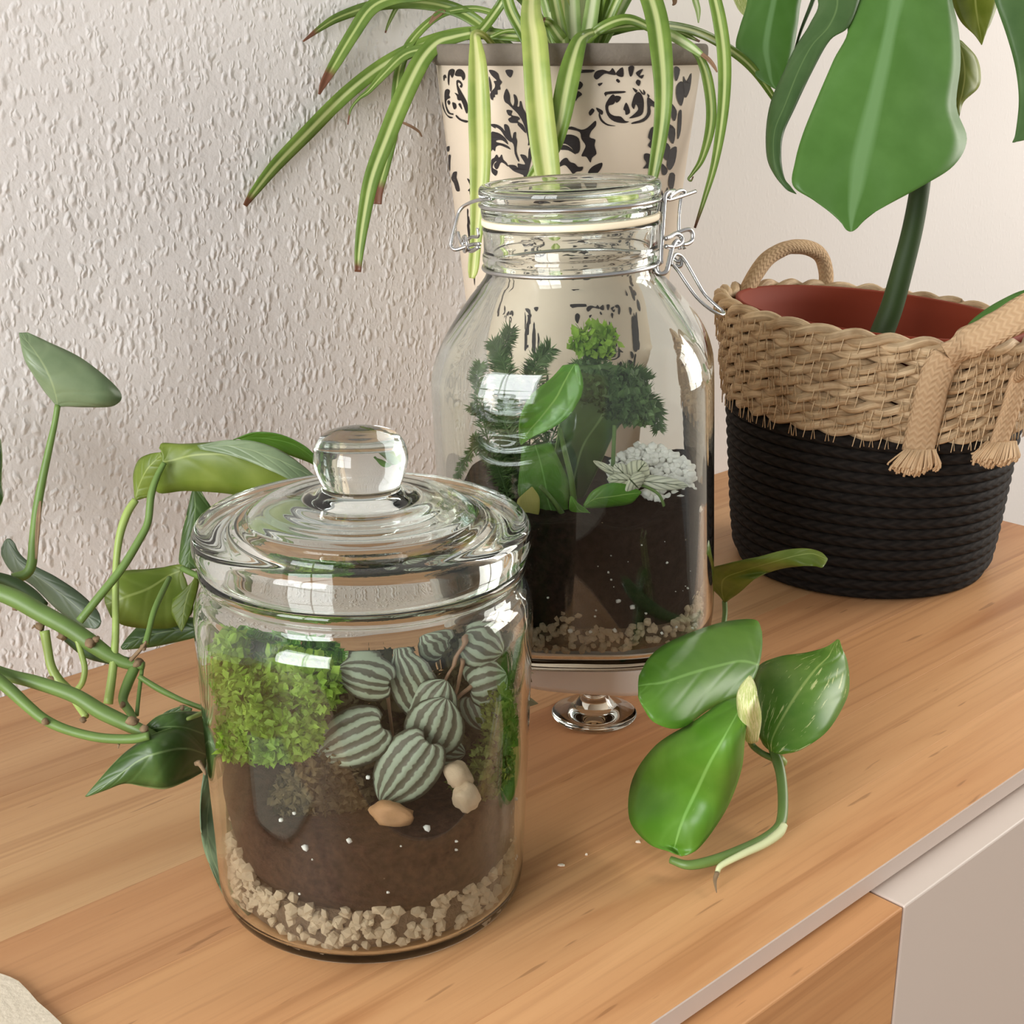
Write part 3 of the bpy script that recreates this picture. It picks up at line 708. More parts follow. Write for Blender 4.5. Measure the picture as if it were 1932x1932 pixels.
wire('hinge_wire', [(880, 470, 0), (890, 473, -.4), (903, 466, -1.2)], 3.6)
wire('bail_wire', [(1228, 377, -2.2), (1245, 376, -1.0), (1262, 377, -.5), (1280, 372, .2), (1298, 366, .9), (1312, 361, 1.4)], 3.2)
wire('bail_wire', [(1262, 374, -.6), (1270, 366, -.2), (1284, 359, .5), (1293, 362, .8)], 2.8)
wire('clasp_wire', [(1247, 497, -1.0), (1247, 480, -1.0), (1250, 430, -1.0), (1253, 385, -1.0), (1255, 369, -.9), (1262, 362, -.6), (1272, 360, .1)], 3.6)
wire('clasp_wire', [(1292, 470, 1.0), (1282, 440, .9), (1281, 410, .8), (1284, 380, .7), (1286, 365, .6)], 2.8)
wire('clasp_link', [(1243, 493, -1.1), (1238, 503, -1.2), (1240, 513, -1.2), (1248, 517, -1.2), (1257, 512, -1.1), (1261, 498, -1.0), (1268, 468, -.9), (1276, 455, -.6), (1282, 460, -.4), (1283, 470, -.3)], 3.6)
wire('clasp_loop', [(1256, 465, -1.2), (1268, 466, -.9), (1280, 463, -.6), (1287, 455, -.3), (1285, 446, -.2), (1276, 441, -.5), (1264, 447, -1.0), (1256, 450, -1.3)], 3.6)
wire('clasp_loop', [(1276, 440, .3), (1292, 434, .6), (1302, 434, .8), (1307, 443, .9), (1305, 454, .9), (1297, 460, .6), (1288, 462, .2)], 3.4)
wire('lever', [(1266, 500, -.6), (1268, 490, -.3), (1274, 480, .1), (1283, 482, .4), (1292, 492, .5), (1304, 512, .6), (1318, 537, .7), (1330, 556, .8), (1348, 574, .8), (1362, 586, .7), (1366, 592, .5), (1360, 594, .2), (1347, 588, .0), (1330, 576, -.1), (1312, 558, -.2), (1296, 536, -.3), (1280, 512, -.4), (1268, 498, -.5)], 2.7)
wire('spring_coil', [(1270, 487, .5), (1280, 494, .5), (1284, 488, .6), (1286, 497, .6), (1282, 503, .6), (1274, 500, .6)], 3.0)

# contents of the clip-top jar
def sqr(a, R): c, s = abs(math.cos(a-YF)), abs(math.sin(a-YF)); return R*(c**SQ+s**SQ)**(-1/SQ)
soil_body('soil', BC, .0664, ZD+.0245, .136, M['soil2'], cj, label='black soil filling the lower half of the square clip-top jar', seed=21, sq=SQ, yaw=YF, amp=.010)
gc = gravel('tan gravel layer at the bottom of the square clip-top jar', BC, lambda a, z: sqr(a, .0668 if z > ZD+.015 else .0650), ZD+.0125, lambda a: ZD+.0270+.004*math.sin(7*a)+.007*max(0, math.sin(13*a+2)), 300, .0021, cj, 1.5, M['gravel'], 8)
V, F, U = lathe_geo([(0, ZD+.0085), (.056, ZD+.0092), (.0610, ZD+.0120), (.0635, ZD+.0160), (.0635, ZD+.0255), (0, ZD+.0260)], 64, BC, [0, .8, 1, 1, 1, 0], YF, SQ)
mk('pebble_fill', cj(V), F, M['gravelfill'], gc, recalc=True, kind='stuff')
mb = MB(); rg = np.random.default_rng(4)
def soilface(x, y, off=.0006):
    r = ray(x, y); t = depth((BC[0], BC[1], zaxis(BC, y)))-.075
    for _ in range(400):
        p = EYE+r*t; q = lean(p, PC, -DC)-np.array([BC[0], BC[1], 0]); a = math.atan2(q[1], q[0])
        if math.hypot(q[0], q[1]) < sqr(a, .0667)+off: return p
        t += .0005
    return None
for i in range(26):
    x, y = rg.uniform(1010, 1310), 985+210*rg.random()**.8; s = rg.choice([.9, 1.3, 1.8, 2.6]) if y < 1130 else rg.uniform(2, 6)
    p = soilface(x, y)
    if p is None: continue
    V, F = rock_geo(i, 1, .5); mb.add(p+V*s*.00024, F)
mb.build('perlite', M['perlite'], label='white perlite specks in the soil of the square clip-top jar', cat='perlite', kind='stuff')
mb = MB()                                                     # white mound of granules
for i in range(620):
    u = rg.random(); x = 1160+u*145+rg.normal()*4
    top = 838+max(0, (abs(x-1225)-20))*.55 if x > 1200 else 860-(x-1160)*.4
    y = rg.uniform(top, 958-(1305-x)*.22 if x > 1215 else 912)
    p = P(x, y, Dc(y, .047-.034*(958-y)/115)+rg.normal()*.002); V, F = PEB[i % 7]; s = rg.uniform(.0014, .0030)
    mb.add(p+V*s, F)
mb.build('white_granules', M['perlite'], label='heap of white granules on the soil at the back right of the square clip-top jar', cat='granules', kind='stuff')
POC = empty('pothos_cutting', P(1070, 960, Dc(960, .02)), 'bright green broad-leaved cutting planted in the square clip-top jar', 'plant')
k1 = .050
leaf('leaf', [((1062, 690), (1085, 687), (1092, 689), Dc(690, .052)), ((1040, 715), (1072, 708), (1100, 718), Dc(712, .053), -.3, -.2), ((1000, 748), (1050, 748), (1097, 745), Dc(748, .055), -.5, -.3), ((983, 785), (1022, 785), (1075, 782), Dc(785, .056), -.5, -.4), ((980, 808), (1000, 810), (1040, 808), Dc(808, .056), -.3, -.3), ((981, 826), (988, 828), (1005, 824), Dc(826, .056), -.1, -.1), ((983, 838), (984, 838), (985, 838), Dc(838, .056))], M['bright'], POC)
leaf('leaf', [((1060, 690), (1130, 688), (1170, 690), Dc(690, .020)), ((1075, 720), (1140, 720), (1200, 715), Dc(720, .022)), ((1060, 770), (1140, 775), (1225, 760), Dc(770, .024)), ((1050, 830), (1100, 840), (1170, 800), Dc(830, .024)), ((1040, 900), (1080, 920), (1130, 880), Dc(900, .024)), ((1060, 960), (1075, 965), (1090, 960), Dc(960, .024))], M['pothos_d'], POC)
leaf('leaf', [((985, 840), (1010, 838), (1040, 832), Dc(835, .036)), ((982, 870), (1020, 870), (1058, 870), Dc(870, .038)), ((978, 910), (1030, 915), (1076, 915), Dc(912, .040)), ((980, 935), (1035, 945), (1072, 950), Dc(945, .042)), ((1010, 965), (1045, 972), (1075, 968), Dc(970, .044))], M['pothos'], POC)
leaf('leaf', [((1100, 952), (1102, 954), (1100, 957), Dc(950, .050)), ((1118, 925), (1122, 940), (1120, 957), Dc(940, .051), 0, .2), ((1150, 910), (1155, 935), (1158, 954), Dc(935, .051), 0, .3), ((1185, 913), (1188, 930), (1190, 948), Dc(930, .050), 0, .2), ((1208, 925), (1210, 928), (1206, 932), Dc(928, .048))], M['bright'], POC)
leaf('leaf', [((1076, 935), (1078, 934), (1080, 936), Dc(940, .051)), ((1074, 950), (1085, 948), (1094, 950), Dc(950, .052)), ((1078, 963), (1095, 962), (1108, 960), Dc(962, .052)), ((1112, 966), (1114, 966), (1113, 967), Dc(966, .052))], M['bright'], POC)
leaf('leaf', [((1002, 918), (1004, 917), (1006, 918), Dc(925, .047)), ((988, 930), (1004, 930), (1017, 934), Dc(934, .048)), ((976, 945), (1000, 948), (1019, 950), Dc(950, .050)), ((985, 968), (1003, 970), (1017, 968), Dc(968, .051)), ((1003, 986), (1005, 986), (1007, 985), Dc(985, .051))], M['pothos_y'], POC, label='yellowed leaf')
for px in ([(1056, 806, .046, 5), (1066, 850, .045, 5), (1078, 900, .045, 5.5), (1084, 950, .044, 6)], [(1020, 915, .047, 4), (1045, 945, .047, 5), (1066, 975, .046, 6)], [(1160, 800, .03, 4), (1158, 850, .03, 4), (1155, 930, .03, 5)]):
    ptube('stem', [(x, y, Dc(y, k), w) for x, y, k, w in px], M['stem'], POC)
def frond(mb, px, Df, n, ln, w, seed, droop=.3):
    """feathery frond: spine pixels (x, y, k); needles both sides"""
    rg = np.random.default_rng(seed); sp = cr_spline([P(x, y, Df(y, k)) for x, y, k in px], 12)
    V, F, U = tube_geo(sp, .0005, 5); mb.add(V, F, np.full((len(V), 2), .5))
    for i in range(n):
        t = rg.random(); p = sp[int(t*(len(sp)-1))]; d = sp[min(len(sp)-1, int(t*(len(sp)-1))+1)]-sp[max(0, int(t*(len(sp)-1))-1)]; d /= np.linalg.norm(d)+1e-9
        s = np.cross(d, VH)*rg.choice([-1, 1])+d*.7+rg.normal(size=3)*.35-UP*droop*.3; s /= np.linalg.norm(s)
        L = ln*rg.uniform(.5, 1.2)*(1-.55*t); b = np.cross(s, VH+rg.normal(size=3)*.4); b /= np.linalg.norm(b)
        q = [p-b*w*.4, p+s*L*.5-b*w, p+s*L, p+s*L*.5+b*w]; c = rg.random(); mb.add(q, [[0, 1, 2, 3]], [(.5, c), (.1, c), (.5, c), (.9, c)])
FE = empty('asparagus_fern', P(960, 930, Dc(930, -.01)), 'feathery green fern filling the back left of the square clip-top jar', 'plant')
for i, (px, n, ln) in enumerate(([[(985, 930, 0), (960, 800, .005), (955, 700, .01), (930, 640, .01)], 700, .012], [[(990, 930, -.01), (950, 830, .0), (915, 780, .01), (885, 765, .02)], 500, .009], [[(1000, 930, -.01), (1000, 780, .0), (1010, 690, .0), (1040, 650, .0)], 700, .013],
                                 [[(1000, 930, -.01), (1060, 780, .0), (1100, 690, .0), (1150, 650, .0)], 700, .013], [[(1020, 930, 0), (1120, 800, .0), (1190, 740, .01), (1235, 760, .015), (1245, 810, .015)], 900, .012], [[(1020, 930, 0), (1110, 790, .005), (1180, 710, .01), (1225, 720, .01)], 900, .013],
                                 [[(960, 940, .01), (930, 860, .02), (900, 840, .02), (868, 880, .025), (858, 905, .025)], 400, .006], [[(985, 930, 0), (930, 860, .01), (900, 730, .01), (905, 685, .01)], 500, .010], [[(985, 930, 0), (945, 880, .015), (915, 850, .015), (890, 820, .02)], 450, .009], [[(1000, 930, 0), (960, 760, .0), (940, 680, .0), (965, 620, .0)], 600, .012], [[(985, 930, .0), (970, 850, .01), (950, 780, .01), (975, 720, .01)], 500, .012])):
    mb = MB(); frond(mb, px, Dc, n, ln, .00042, i+40); mb.build('frond', M['fern'], FE, smooth=False)
flakes('moss', [(1170, 745, .022, 50, 40), (1120, 730, .015, 50, 45), (1200, 765, .024, 35, 30)], 2200, .0040, M['fern'], Dc, 'dense dark green fern clump behind the bright leaf in the square clip-top jar', 31, cat='fern')
flakes('moss', [(1120, 640, .0, 40, 22)], 260, .0045, M['moss'], Dc, 'yellow-green sprig at the top of the fern in the square clip-top jar', 32, cat='fern')
NV = empty('white_veined_plant', P(1190, 930, Dc(930, .04)), 'small plant with white dark-veined leaves on the white granules in the square clip-top jar', 'plant')
for base, tip, w, k, cu in (((1190, 905), (1218, 870), 24, .042, .2), ((1190, 905), (1160, 875), 16, .042, .2), ((1192, 905), (1146, 902), 12, .046, .1), ((1188, 902), (1205, 920), 26, .047, .1), ((1205, 905), (1296, 915), 13, .044, .1), ((1185, 905), (1120, 868), 8, .040, .1)):
    roundleaf('leaf', base, tip, w, k, M['nerve'], NV, cup=cu, Df=Dc)
ptube('stem', [(1190, 905, Dc(905, .043), 3), (1235, 925, Dc(920, .047), 3), (1250, 945, Dc(945, .049), 3), (1256, 975, Dc(975, .05), 3)], M['stem'], NV, k=6)

# ------------------------------------------------------------------ spider plant in its printed pot
BP = T(1062, 1090); ZR = zaxis(BP, 84); dP = depth((BP[0], BP[1], ZR))
RT = 262*dP/FPX; RB = RT*.50
SP = empty('potted_spider_plant', (BP[0], BP[1], 0), 'variegated spider plant in a cream pot with black ornament, behind the clip-top jar', 'potted plant')
zr = ZR-.0112
def prad(z): return RB+(RT*.955-RB)*(z/zr)
rows = [(0, .001), (RB*.9, .001), (RB, .003)]+[(prad(z), z) for z in np.linspace(.01, zr, 12)]+[(prad(zr)-.006, zr), (prad(.15)-.006, .15), (0, .15)]
V, F, U = lathe_geo(rows, 96, BP); POT = mk('pot', V, F, M['pot'], SP, uv=U, recalc=True)
rows = prof_round([(RT*.955+.0006, zr-.0005), (RT*.985, zr+.001), (RT*1.0, zr+.004), (RT*1.0, ZR-.002), (RT*.985, ZR), (RT*.955, ZR), (RT*.94, ZR-.003), (RT*.93, zr-.001), (RT*.955+.0006, zr-.0005)], 3)
V, F, U = lathe_geo(rows, 96, BP); mk('rim', V, F, M['potrim'], SP, uv=U, recalc=True, label='weathered grey rim')
V, F, U = lathe_geo([(0, ZR-.02), (RT*.5, ZR-.018), (RT*.935, ZR-.022), (RT*.90, ZR-.03), (0, ZR-.03)], 48, BP); mk('soil', V, F, M['soil'], SP, recalc=True)
# black damask print: strokes laid on the pot's face
PR = MB()
def onpot(x, y):
    p = cone_hit(x, y, BP, RB+.00035, 0, RT*.955+.00035, zr)
    return p
def brush(pts, w, sm=6):
    q = cr_spline(np.array([(x, y, ww) for (x, y), ww in zip(pts, w)], float), sm)
    t = np.gradient(q[:, :2], axis=0); t /= np.linalg.norm(t, axis=1)[:, None]+1e-9
    V = []
    for (x, y, ww), (tx, ty) in zip(q, t):
        for s in (-1, 0, 1):
            p = onpot(x-ty*ww*s, y+tx*ww*s)
            if p is None or p[2] > zr-.001: return
            V.append(p)
    PR.add(V, grid_faces(len(q), 3))
from mathutils.geometry import tessellate_polygon
def fill(pts, ox, oy, k, tf=None):
    Q = []; q = np.array(pts, float); m = len(q)
    nx = [.5*((2*q[i])+(-q[i-1]+q[(i+1) % m])*t+(2*q[i-1]-5*q[i]+4*q[(i+1) % m]-q[(i+2) % m])*t*t+(-q[i-1]+3*q[i]-3*q[(i+1) % m]+q[(i+2) % m])*t**3) for i in range(m) for t in (0, .33, .67)]
    pts = [tuple(v) for v in nx]
    for x, y in pts:
        X, Y = ox+x*k, oy+y*k
        if tf: X, Y = tf(X, Y)
        p = onpot(X, Y)
        if p is None or p[2] > zr-.0008 or p[2] < .004: return
        Q.append(p)
    tri = tessellate_polygon([[Vector((x, y, 0)) for x, y in pts]])
    PR.add(Q, [list(t) for t in tri])
DAM1 = [[(1130,690),(1170,770),(1175,850),(1210,900),(1225,840),(1215,760),(1250,780),(1268,850),(1260,905),(1285,905),(1290,850),(1310,845),(1330,920),(1370,1000),(1400,1150),(1415,1290),(1425,1360),(1390,1380),(1395,1330),(1375,1230),(1330,1100),(1270,1000),(1200,930),(1150,880),(1110,850),(1095,780)],
 [(1130,950),(1200,960),(1190,1010),(1270,1030),(1295,1060),(1265,1085),(1330,1130),(1365,1210),(1360,1230),(1300,1170),(1265,1130),(1260,1110),(1180,1105),(1150,1060),(1190,1030),(1150,1010)],
 [(940,1120),(1010,1125),(1080,1170),(1150,1270),(1200,1330),(1180,1340),(1120,1290),(1060,1200),(1000,1160),(995,1175),(940,1140)],
 [(1100,1130),(1130,1125),(1160,1160),(1180,1250),(1200,1300),(1215,1230),(1245,1220),(1245,1280),(1260,1330),(1250,1450),(1285,1560),(1270,1570),(1230,1480),(1215,1370),(1150,1290),(1110,1200)],
 [(940,1230),(1000,1220),(1060,1245),(1120,1300),(1150,1370),(1080,1320),(1010,1320),(1010,1340),(1090,1360),(1150,1390),(1180,1430),(1130,1410),(1050,1380),(1000,1400),(990,1450),(960,1430),(940,1440)],
 [(945,1560),(980,1530),(1010,1490),(1040,1530),(1070,1490),(1090,1550),(1130,1590),(1150,1640),(1100,1600),(1060,1590),(1030,1650),(1010,1670),(985,1650),(980,1610),(1010,1575),(985,1585),(960,1650),(1020,1690),(1000,1750),(960,1720),(945,1680)],
 [(1150,1620),(1230,1620),(1270,1650),(1265,1600),(1330,1610),(1355,1600),(1295,1495),(1360,1500),(1390,1540),(1400,1430),(1435,1390),(1445,1480),(1380,1760),(1340,1760),(1330,1740),(1230,1700),(1180,1660)],
 [(915,465),(980,470),(1030,510),(1045,570),(1075,610),(1050,650),(1055,700),(1020,710),(1020,760),(985,765),(990,790),(970,800),(965,830),(940,815),(930,760),(950,720),(985,680),(990,640),(975,600),(1010,590),(950,530)],
 [(915,540),(945,620),(950,700),(930,720)], [(1120,465),(1205,465),(1200,520),(1175,555),(1135,520)],
 [(500,520),(530,460),(580,455),(620,500),(625,560),(600,590),(580,545),(530,540)],
 [(520,600),(560,590),(595,640),(580,680),(560,660),(575,640),(545,615),(540,650),(600,760),(650,860),(660,960),(640,990),(600,880),(540,740)],
 [(385,710),(420,695),(440,720),(430,770),(445,800),(400,830),(400,900),(440,980),(480,990),(480,1010),(420,990),(385,900),(375,780)],
 [(430,830),(445,860),(430,890),(410,850)], [(470,860),(510,870),(520,920),(490,940)], [(500,740),(545,760),(580,790),(600,830),(540,830),(525,780)], [(545,880),(570,870),(590,940),(575,930)],
 [(350,850),(370,930),(410,1010),(480,1040),(440,1050),(390,1000),(355,920)], [(520,1010),(580,1060),(660,1080),(640,1105),(560,1075),(515,1030)],
 [(325,770),(345,790),(340,850),(355,880),(360,990),(390,1130),(405,1270),(380,1260),(350,1130),(325,980),(330,930)],
 [(360,540),(385,520),(400,560),(380,560),(370,600)], [(420,500),(440,460),(480,450),(500,480),(470,560),(440,520),(430,650),(415,600)],
 [(405,1400),(435,1390),(430,1450),(410,1450)], [(425,1500),(450,1500),(445,1560),(440,1700),(425,1600)],
 [(450,1700),(460,1770),(480,1710),(525,1700),(520,1770),(540,1830),(560,1930),(520,1930),(490,1840),(460,1790)], [(650,1780),(705,1830),(710,1930),(660,1930),(690,1880)]]
DAM2 = [[(915,590),(960,575),(1020,595),(1060,580),(1105,540),(1108,570),(1080,605),(1070,640),(1105,655),(1100,690),(1112,740),(1085,765),(1075,795),(1050,760),(1020,755),(1035,720),(1045,690),(1020,650),(1010,610),(960,595)],
 [(880,660),(910,630),(960,625),(1005,650),(1010,720),(985,740),(960,705),(920,680),(880,685)], [(880,690),(930,690),(970,720),(985,745),(940,720),(885,715)],
 [(875,820),(900,780),(930,765),(950,790),(980,800),(1000,820),(1030,820),(1020,845),(990,850),(970,865),(950,840),(920,810),(890,820)], [(1060,860),(1085,820),(1145,795),(1140,830),(1105,868)],
 [(1330,420),(1345,380),(1370,365),(1395,400),(1400,450),(1390,500),(1350,520),(1310,525),(1340,500),(1365,470),(1350,440),(1340,470),(1325,450)],
 [(1190,400),(1215,380),(1230,410),(1215,440),(1185,450),(1190,490),(1220,510),(1260,515),(1285,540),(1310,545),(1280,555),(1220,545),(1180,510),(1165,450)],
 [(1275,470),(1290,430),(1305,450),(1315,490),(1290,505),(1285,480)], [(1225,390),(1260,395),(1250,420),(1230,430)],
 [(1420,400),(1450,415),(1475,440),(1470,460),(1440,450),(1440,500),(1400,545),(1330,560),(1330,550),(1390,530),(1420,490)], [(1130,490),(1145,530),(1180,560),(1230,572),(1180,570),(1140,545),(1125,510)],
 [(1165,365),(1280,360),(1275,372),(1180,380),(1170,395)], [(1330,340),(1360,355),(1350,370)], [(1370,345),(1400,380),(1385,375)], [(1395,350),(1410,370),(1400,385)], [(1420,375),(1435,390),(1425,400)], [(1065,490),(1085,465),(1100,480),(1075,510)], [(1110,460),(1150,480),(1145,505),(1120,485)],
 [(940,235),(1090,230),(1085,245),(1000,250),(960,260),(945,250)], [(960,420),(975,380),(1000,360),(1025,380),(1000,400),(985,420)], [(985,310),(1010,300),(1030,320),(1010,350),(985,340)], [(1095,270),(1110,240),(1150,230),(1190,240),(1210,220),(1230,260),(1200,260),(1160,255),(1115,290)],
 [(1230,250),(1270,215),(1275,270),(1245,270)], [(1305,215),(1340,210),(1330,260),(1315,270)], [(1350,250),(1395,225),(1375,265),(1400,260),(1385,285)], [(1400,220),(1440,200),(1465,240),(1455,300),(1435,290),(1440,240),(1420,240)], [(1240,285),(1255,300),(1245,310),(1230,295)], [(1120,315),(1150,310),(1130,330)], [(1360,290),(1380,300),(1370,330),(1350,310)],
 [(1460,580),(1440,590),(1425,640),(1440,660),(1425,690),(1450,705),(1470,640)], [(1405,740),(1440,745),(1460,790),(1450,860),(1425,830),(1395,830),(1415,800),(1400,770)],
 [(1590,210),(1620,230),(1600,300),(1585,260)], [(1600,330),(1630,300),(1650,350),(1630,450),(1600,400)], [(1640,270),(1660,300),(1690,250),(1680,350),(1650,400)], [(1560,430),(1600,480),(1590,540),(1570,520)], [(1540,560),(1590,590),(1580,680),(1550,640)], [(1520,670),(1560,700),(1545,780),(1515,750)], [(1560,720),(1600,700),(1590,790),(1560,840),(1540,810)], [(1510,800),(1545,840),(1530,870),(1510,860)], [(1560,860),(1590,870),(1575,960),(1550,930)], [(1610,500),(1630,480),(1625,600),(1605,650)]]
for k, tf in enumerate((None, lambda X, Y: (1083+(X-1083)*.80, Y+215), lambda X, Y: (1083+(X-1083)*.62, Y*.9+455)  )):
    for pl in DAM1:
        fill(pl, 780, 60, .1553, tf)
    for pl in DAM2: fill(pl, 780, 60, .3106, tf)
o = PR.build('ornament_print', M['print'], POT, smooth=False, label='black damask ornament printed on the cream pot', kind='stuff')
c = o.copy(); COL.objects.link(c); c.rotation_euler = (0, 0, PI); c.name = 'ornament_print'

dF = depth(np.array([BP[0], BP[1], ZR])-VH*RT)            # depth of the pot's near rim
dC = dP
def sl(px, mat='spider', **k): return strap('leaf', px, M[mat], SP, **k)
sl([(985, 70, dC-.02, 9), (905, 62, dC-.01, 12), (850, 68, dC, 13), (790, 88, dC, 14), (720, 125, dC, 14), (650, 180, dC-.01, 14), (580, 250, dC-.01, 14), (520, 312, dC-.01, 12), (480, 362, dC-.01, 8), (462, 388, dC-.01, 4)])
sl([(990, 110, dC, 10), (945, 78, dC, 11), (890, 34, dC, 12), (840, 12, dC, 13), (770, 3, dC, 13), (700, 12, dC, 11), (640, 32, dC, 9), (606, 52, dC, 6), (572, 78, dC, 1.5)], 'spider_brown')
sl([(1050, 105, dC-.02, 8), (990, 0, dC-.03, 11), (920, -45, dC-.03, 12), (860, -30, dC-.02, 12), (800, -12, dC-.02, 13), (745, -6, dC-.02, 14), (700, 15, dC-.02, 14), (665, 65, dC-.02, 13), (635, 115, dC-.02, 11), (612, 155, dC-.02, 7), (602, 178, dC-.02, 2)], 'spider_brown')
sl([(850, 80, dC-.01, 9), (800, 92, dC-.01, 10), (762, 104, dC-.01, 10), (723, 141, dC-.01, 8), (695, 172, dC-.01, 5), (677, 186, dC-.01, 3), (662, 206, dC-.01, 2), (656, 235, dC-.01, 1)], 'spider_brown')
sl([(890, 62, dC-.03, 10), (855, 70, dC-.03, 13), (826, 80, dC-.03, 16), (799, 108, dC-.03, 17), (775, 152, dC-.03, 18), (751, 206, dC-.03, 18), (729, 261, dC-.03, 17), (701, 337, dC-.03, 15), (686, 413, dC-.03, 12), (678, 470, dC-.03, 9), (675, 513, dC-.03, 6)])
sl([(935, 25, dC, 6), (890, 16, dC, 6), (830, 28, dC, 7), (780, 72, dC, 8), (757, 120, dC, 9), (748, 170, dC, 9), (744, 240, dC, 9), (728, 310, dC, 9), (714, 360, dC, 9), (712, 385, dC, 8)], 'spider_brown')
sl([(756, 4, dC+.02, 4), (745, 20, dC+.02, 4), (733, 45, dC+.02, 2.5), (727, 62, dC+.02, 1)], 'spider_brown')
strap('dry_tip', [(755, 229, dC, 2), (775, 238, dC, 2.5), (790, 248, dC, 2), (796, 258, dC, 1)], M['dry'], SP)
strap('dry_tip', [(810, 45, dC, 2), (822, 30, dC, 6), (834, 22, dC, 5), (840, 24, dC, 2)], M['dry'], SP)
# leaves hanging over the front of the rim
sl([(930, 85, dF+.03, 6), (912, 66, dF+.01, 6), (897, 64, dF-.004, 8), (898, 85, dF-.008, 12), (901, 120, dF-.01, 17), (904, 200, dF-.008, 21), (906, 300, dF-.006, 20), (903, 380, dF-.002, 16), (898, 450, dF+.002, 11), (893, 505, dF+.004, 10), (890, 525, dF+.006, 5)], 'spider_pale', fold=.5)
sl([(1075, 100, dC-.04, 10), (1058, -10, dC-.05, 13), (1030, -50, dF+.04, 15), (1010, -30, dF+.02, 16), (1003, 0, dF+.005, 17), (1003, 36, dF-.008, 21), (1008, 70, dF-.014, 24), (1012, 120, dF-.016, 25), (1018, 200, dF-.014, 26), (1027, 280, dF-.012, 26), (1036, 350, dF-.010, 22), (1042, 420, dF-.008, 13), (1044, 460, dF-.006, 4)], 'spider_pale', fold=.45)
sl([(1120, 60, dF+.02, 7), (1106, 66, dF+.0, 10), (1092, 80, dF-.006, 15), (1078, 125, dF-.01, 20), (1066, 180, dF-.01, 21), (1054, 240, dF-.008, 18), (1035, 290, dF-.006, 16), (1006, 330, dF-.003, 10), (990, 350, dF-.001, 3)], fold=.5)
sl([(1110, 100, dC-.03, 10), (1135, -20, dC-.05, 14), (1170, -85, dF+.03, 17), (1200, -65, dF+.01, 18), (1222, -20, dF, 20), (1238, 30, dF-.008, 21), (1247, 90, dF-.012, 21), (1252, 160, dF-.012, 18), (1249, 230, dF-.010, 15), (1238, 300, dF-.008, 12), (1228, 350, dF-.004, 8), (1220, 380, dF, 3)], fold=.5)
sl([(1130, 62, dC-.05, 5), (1180, 50, dC-.05, 8), (1255, 48, dC-.04, 9), (1320, 62, dC-.0, 9), (1380, 95, dC+.03, 9), (1425, 135, dC+.04, 8), (1470, 200, dC+.05, 5)])
sl([(1225, 58, dF+.02, 6), (1262, 64, dF+.005, 10), (1300, 86, dF+.0, 9), (1324, 104, dF, 6)], 'spider_crown')
strap('dry_tip', [(1324, 102, dF, 4), (1338, 113, dF, 4), (1348, 126, dF, 3), (1353, 136, dF, 1)], M['dry'], SP)
sl([(1308, 95, dF+.03, 5), (1322, 112, dF+.02, 8), (1334, 145, dF+.02, 10), (1342, 200, dF+.02, 10), (1339, 248, dF+.02, 9), (1324, 300, dF+.02, 6), (1306, 328, dF+.02, 3), (1299, 337, dF+.02, 2), (1304, 341, dF+.02, 1.5), (1308, 333, dF+.02, 1)])
sl([(1120, 100, dC-.03, 9), (1190, -50, dC-.05, 11), (1265, -140, dC-.05, 12), (1315, -120, dF+.01, 11), (1335, -60, dF, 11), (1347, -10, dF, 12), (1358, 40, dF, 13), (1366, 100, dF, 13), (1367, 165, dF, 12), (1361, 235, dF, 10), (1348, 310, dF, 7), (1330, 372, dF, 4.5), (1311, 430, dF, 2)])
sl([(1130, 100, dC, 5), (1200, -60, dC, 6), (1265, -100, dC, 6), (1298, -60, dC, 6), (1305, -30, dC, 6), (1312, 0, dC, 6), (1317, 20, dC, 5), (1318, 43, dC, 1)], 'spider_crown')
strap('dry_tip', [(1272, -10, dC, 5), (1273, 4, dC, 4), (1269, 10, dC, 1)], M['dry'], SP)
for bx, tx, ty, w, dd, mt in ((1062, 1010, -70, 13, .0, 'spider_crown'), (1050, 965, -60, 12, .01, 'spider_crown'), (1075, 1045, -80, 14, -.01, 'spider_crown'), (1085, 1075, -90, 15, -.02, 'spider_crown'), (1092, 1105, -90, 16, .0, 'spider_crown'), (1100, 1135, -90, 14, -.02, 'spider_crown'),
                          (1105, 1165, -80, 13, -.01, 'spider'), (1118, 1215, -60, 13, .0, 'spider_crown'), (1112, 1190, -80, 12, .02, 'spider_crown'), (1080, 1055, -90, 14, .03, 'spider_crown'), (1070, 1030, -70, 12, -.03, 'spider'), (1095, 1145, -60, 12, .04, 'spider_crown'), (1088, 1120, -80, 14, .04, 'spider_crown')):
    sl([(bx, 110, dC-.03+dd, w*.8), ((bx*2+tx)/3, 50, dC-.03+dd, w), (tx, ty, dC-.02+dd*1.5, w*.8), (tx+(tx-bx)*.9, -190+abs(tx-bx)*.2, dC-.02+dd*2.2, w*.5), (tx+(tx-bx)*1.7, -240+abs(tx-bx)*.6, dC-.02+dd*3, .7)], mt)
sl([(1000, 92, dC-.04, 10), (985, 60, dC-.04, 11), (962, 15, dC-.04, 11), (948, -40, dC-.04, 10), (925, -110, dC-.03, 7), (890, -160, dC-.02, .8)])
sl([(885, 75, dC-.02, 5), (910, 55, dC-.02, 9), (942, 12, dC-.02, 9), (975, -40, dC-.03, 8), (1030, -20, dC-.03, 8), (1060, 100, dC-.02, 7)])
sl([(1085, 95, dC-.05, 9), (1060, 75, dC-.06, 12), (1038, 45, dF+.02, 10), (1025, 38, dF+.01, 6)])
sl([(1095, 90, dC-.05, 8), (1130, 55, dC-.06, 10), (1180, 36, dC-.06, 10), (1225, 52, dC-.05, 8), (1260, 80, dC-.04, 4)])
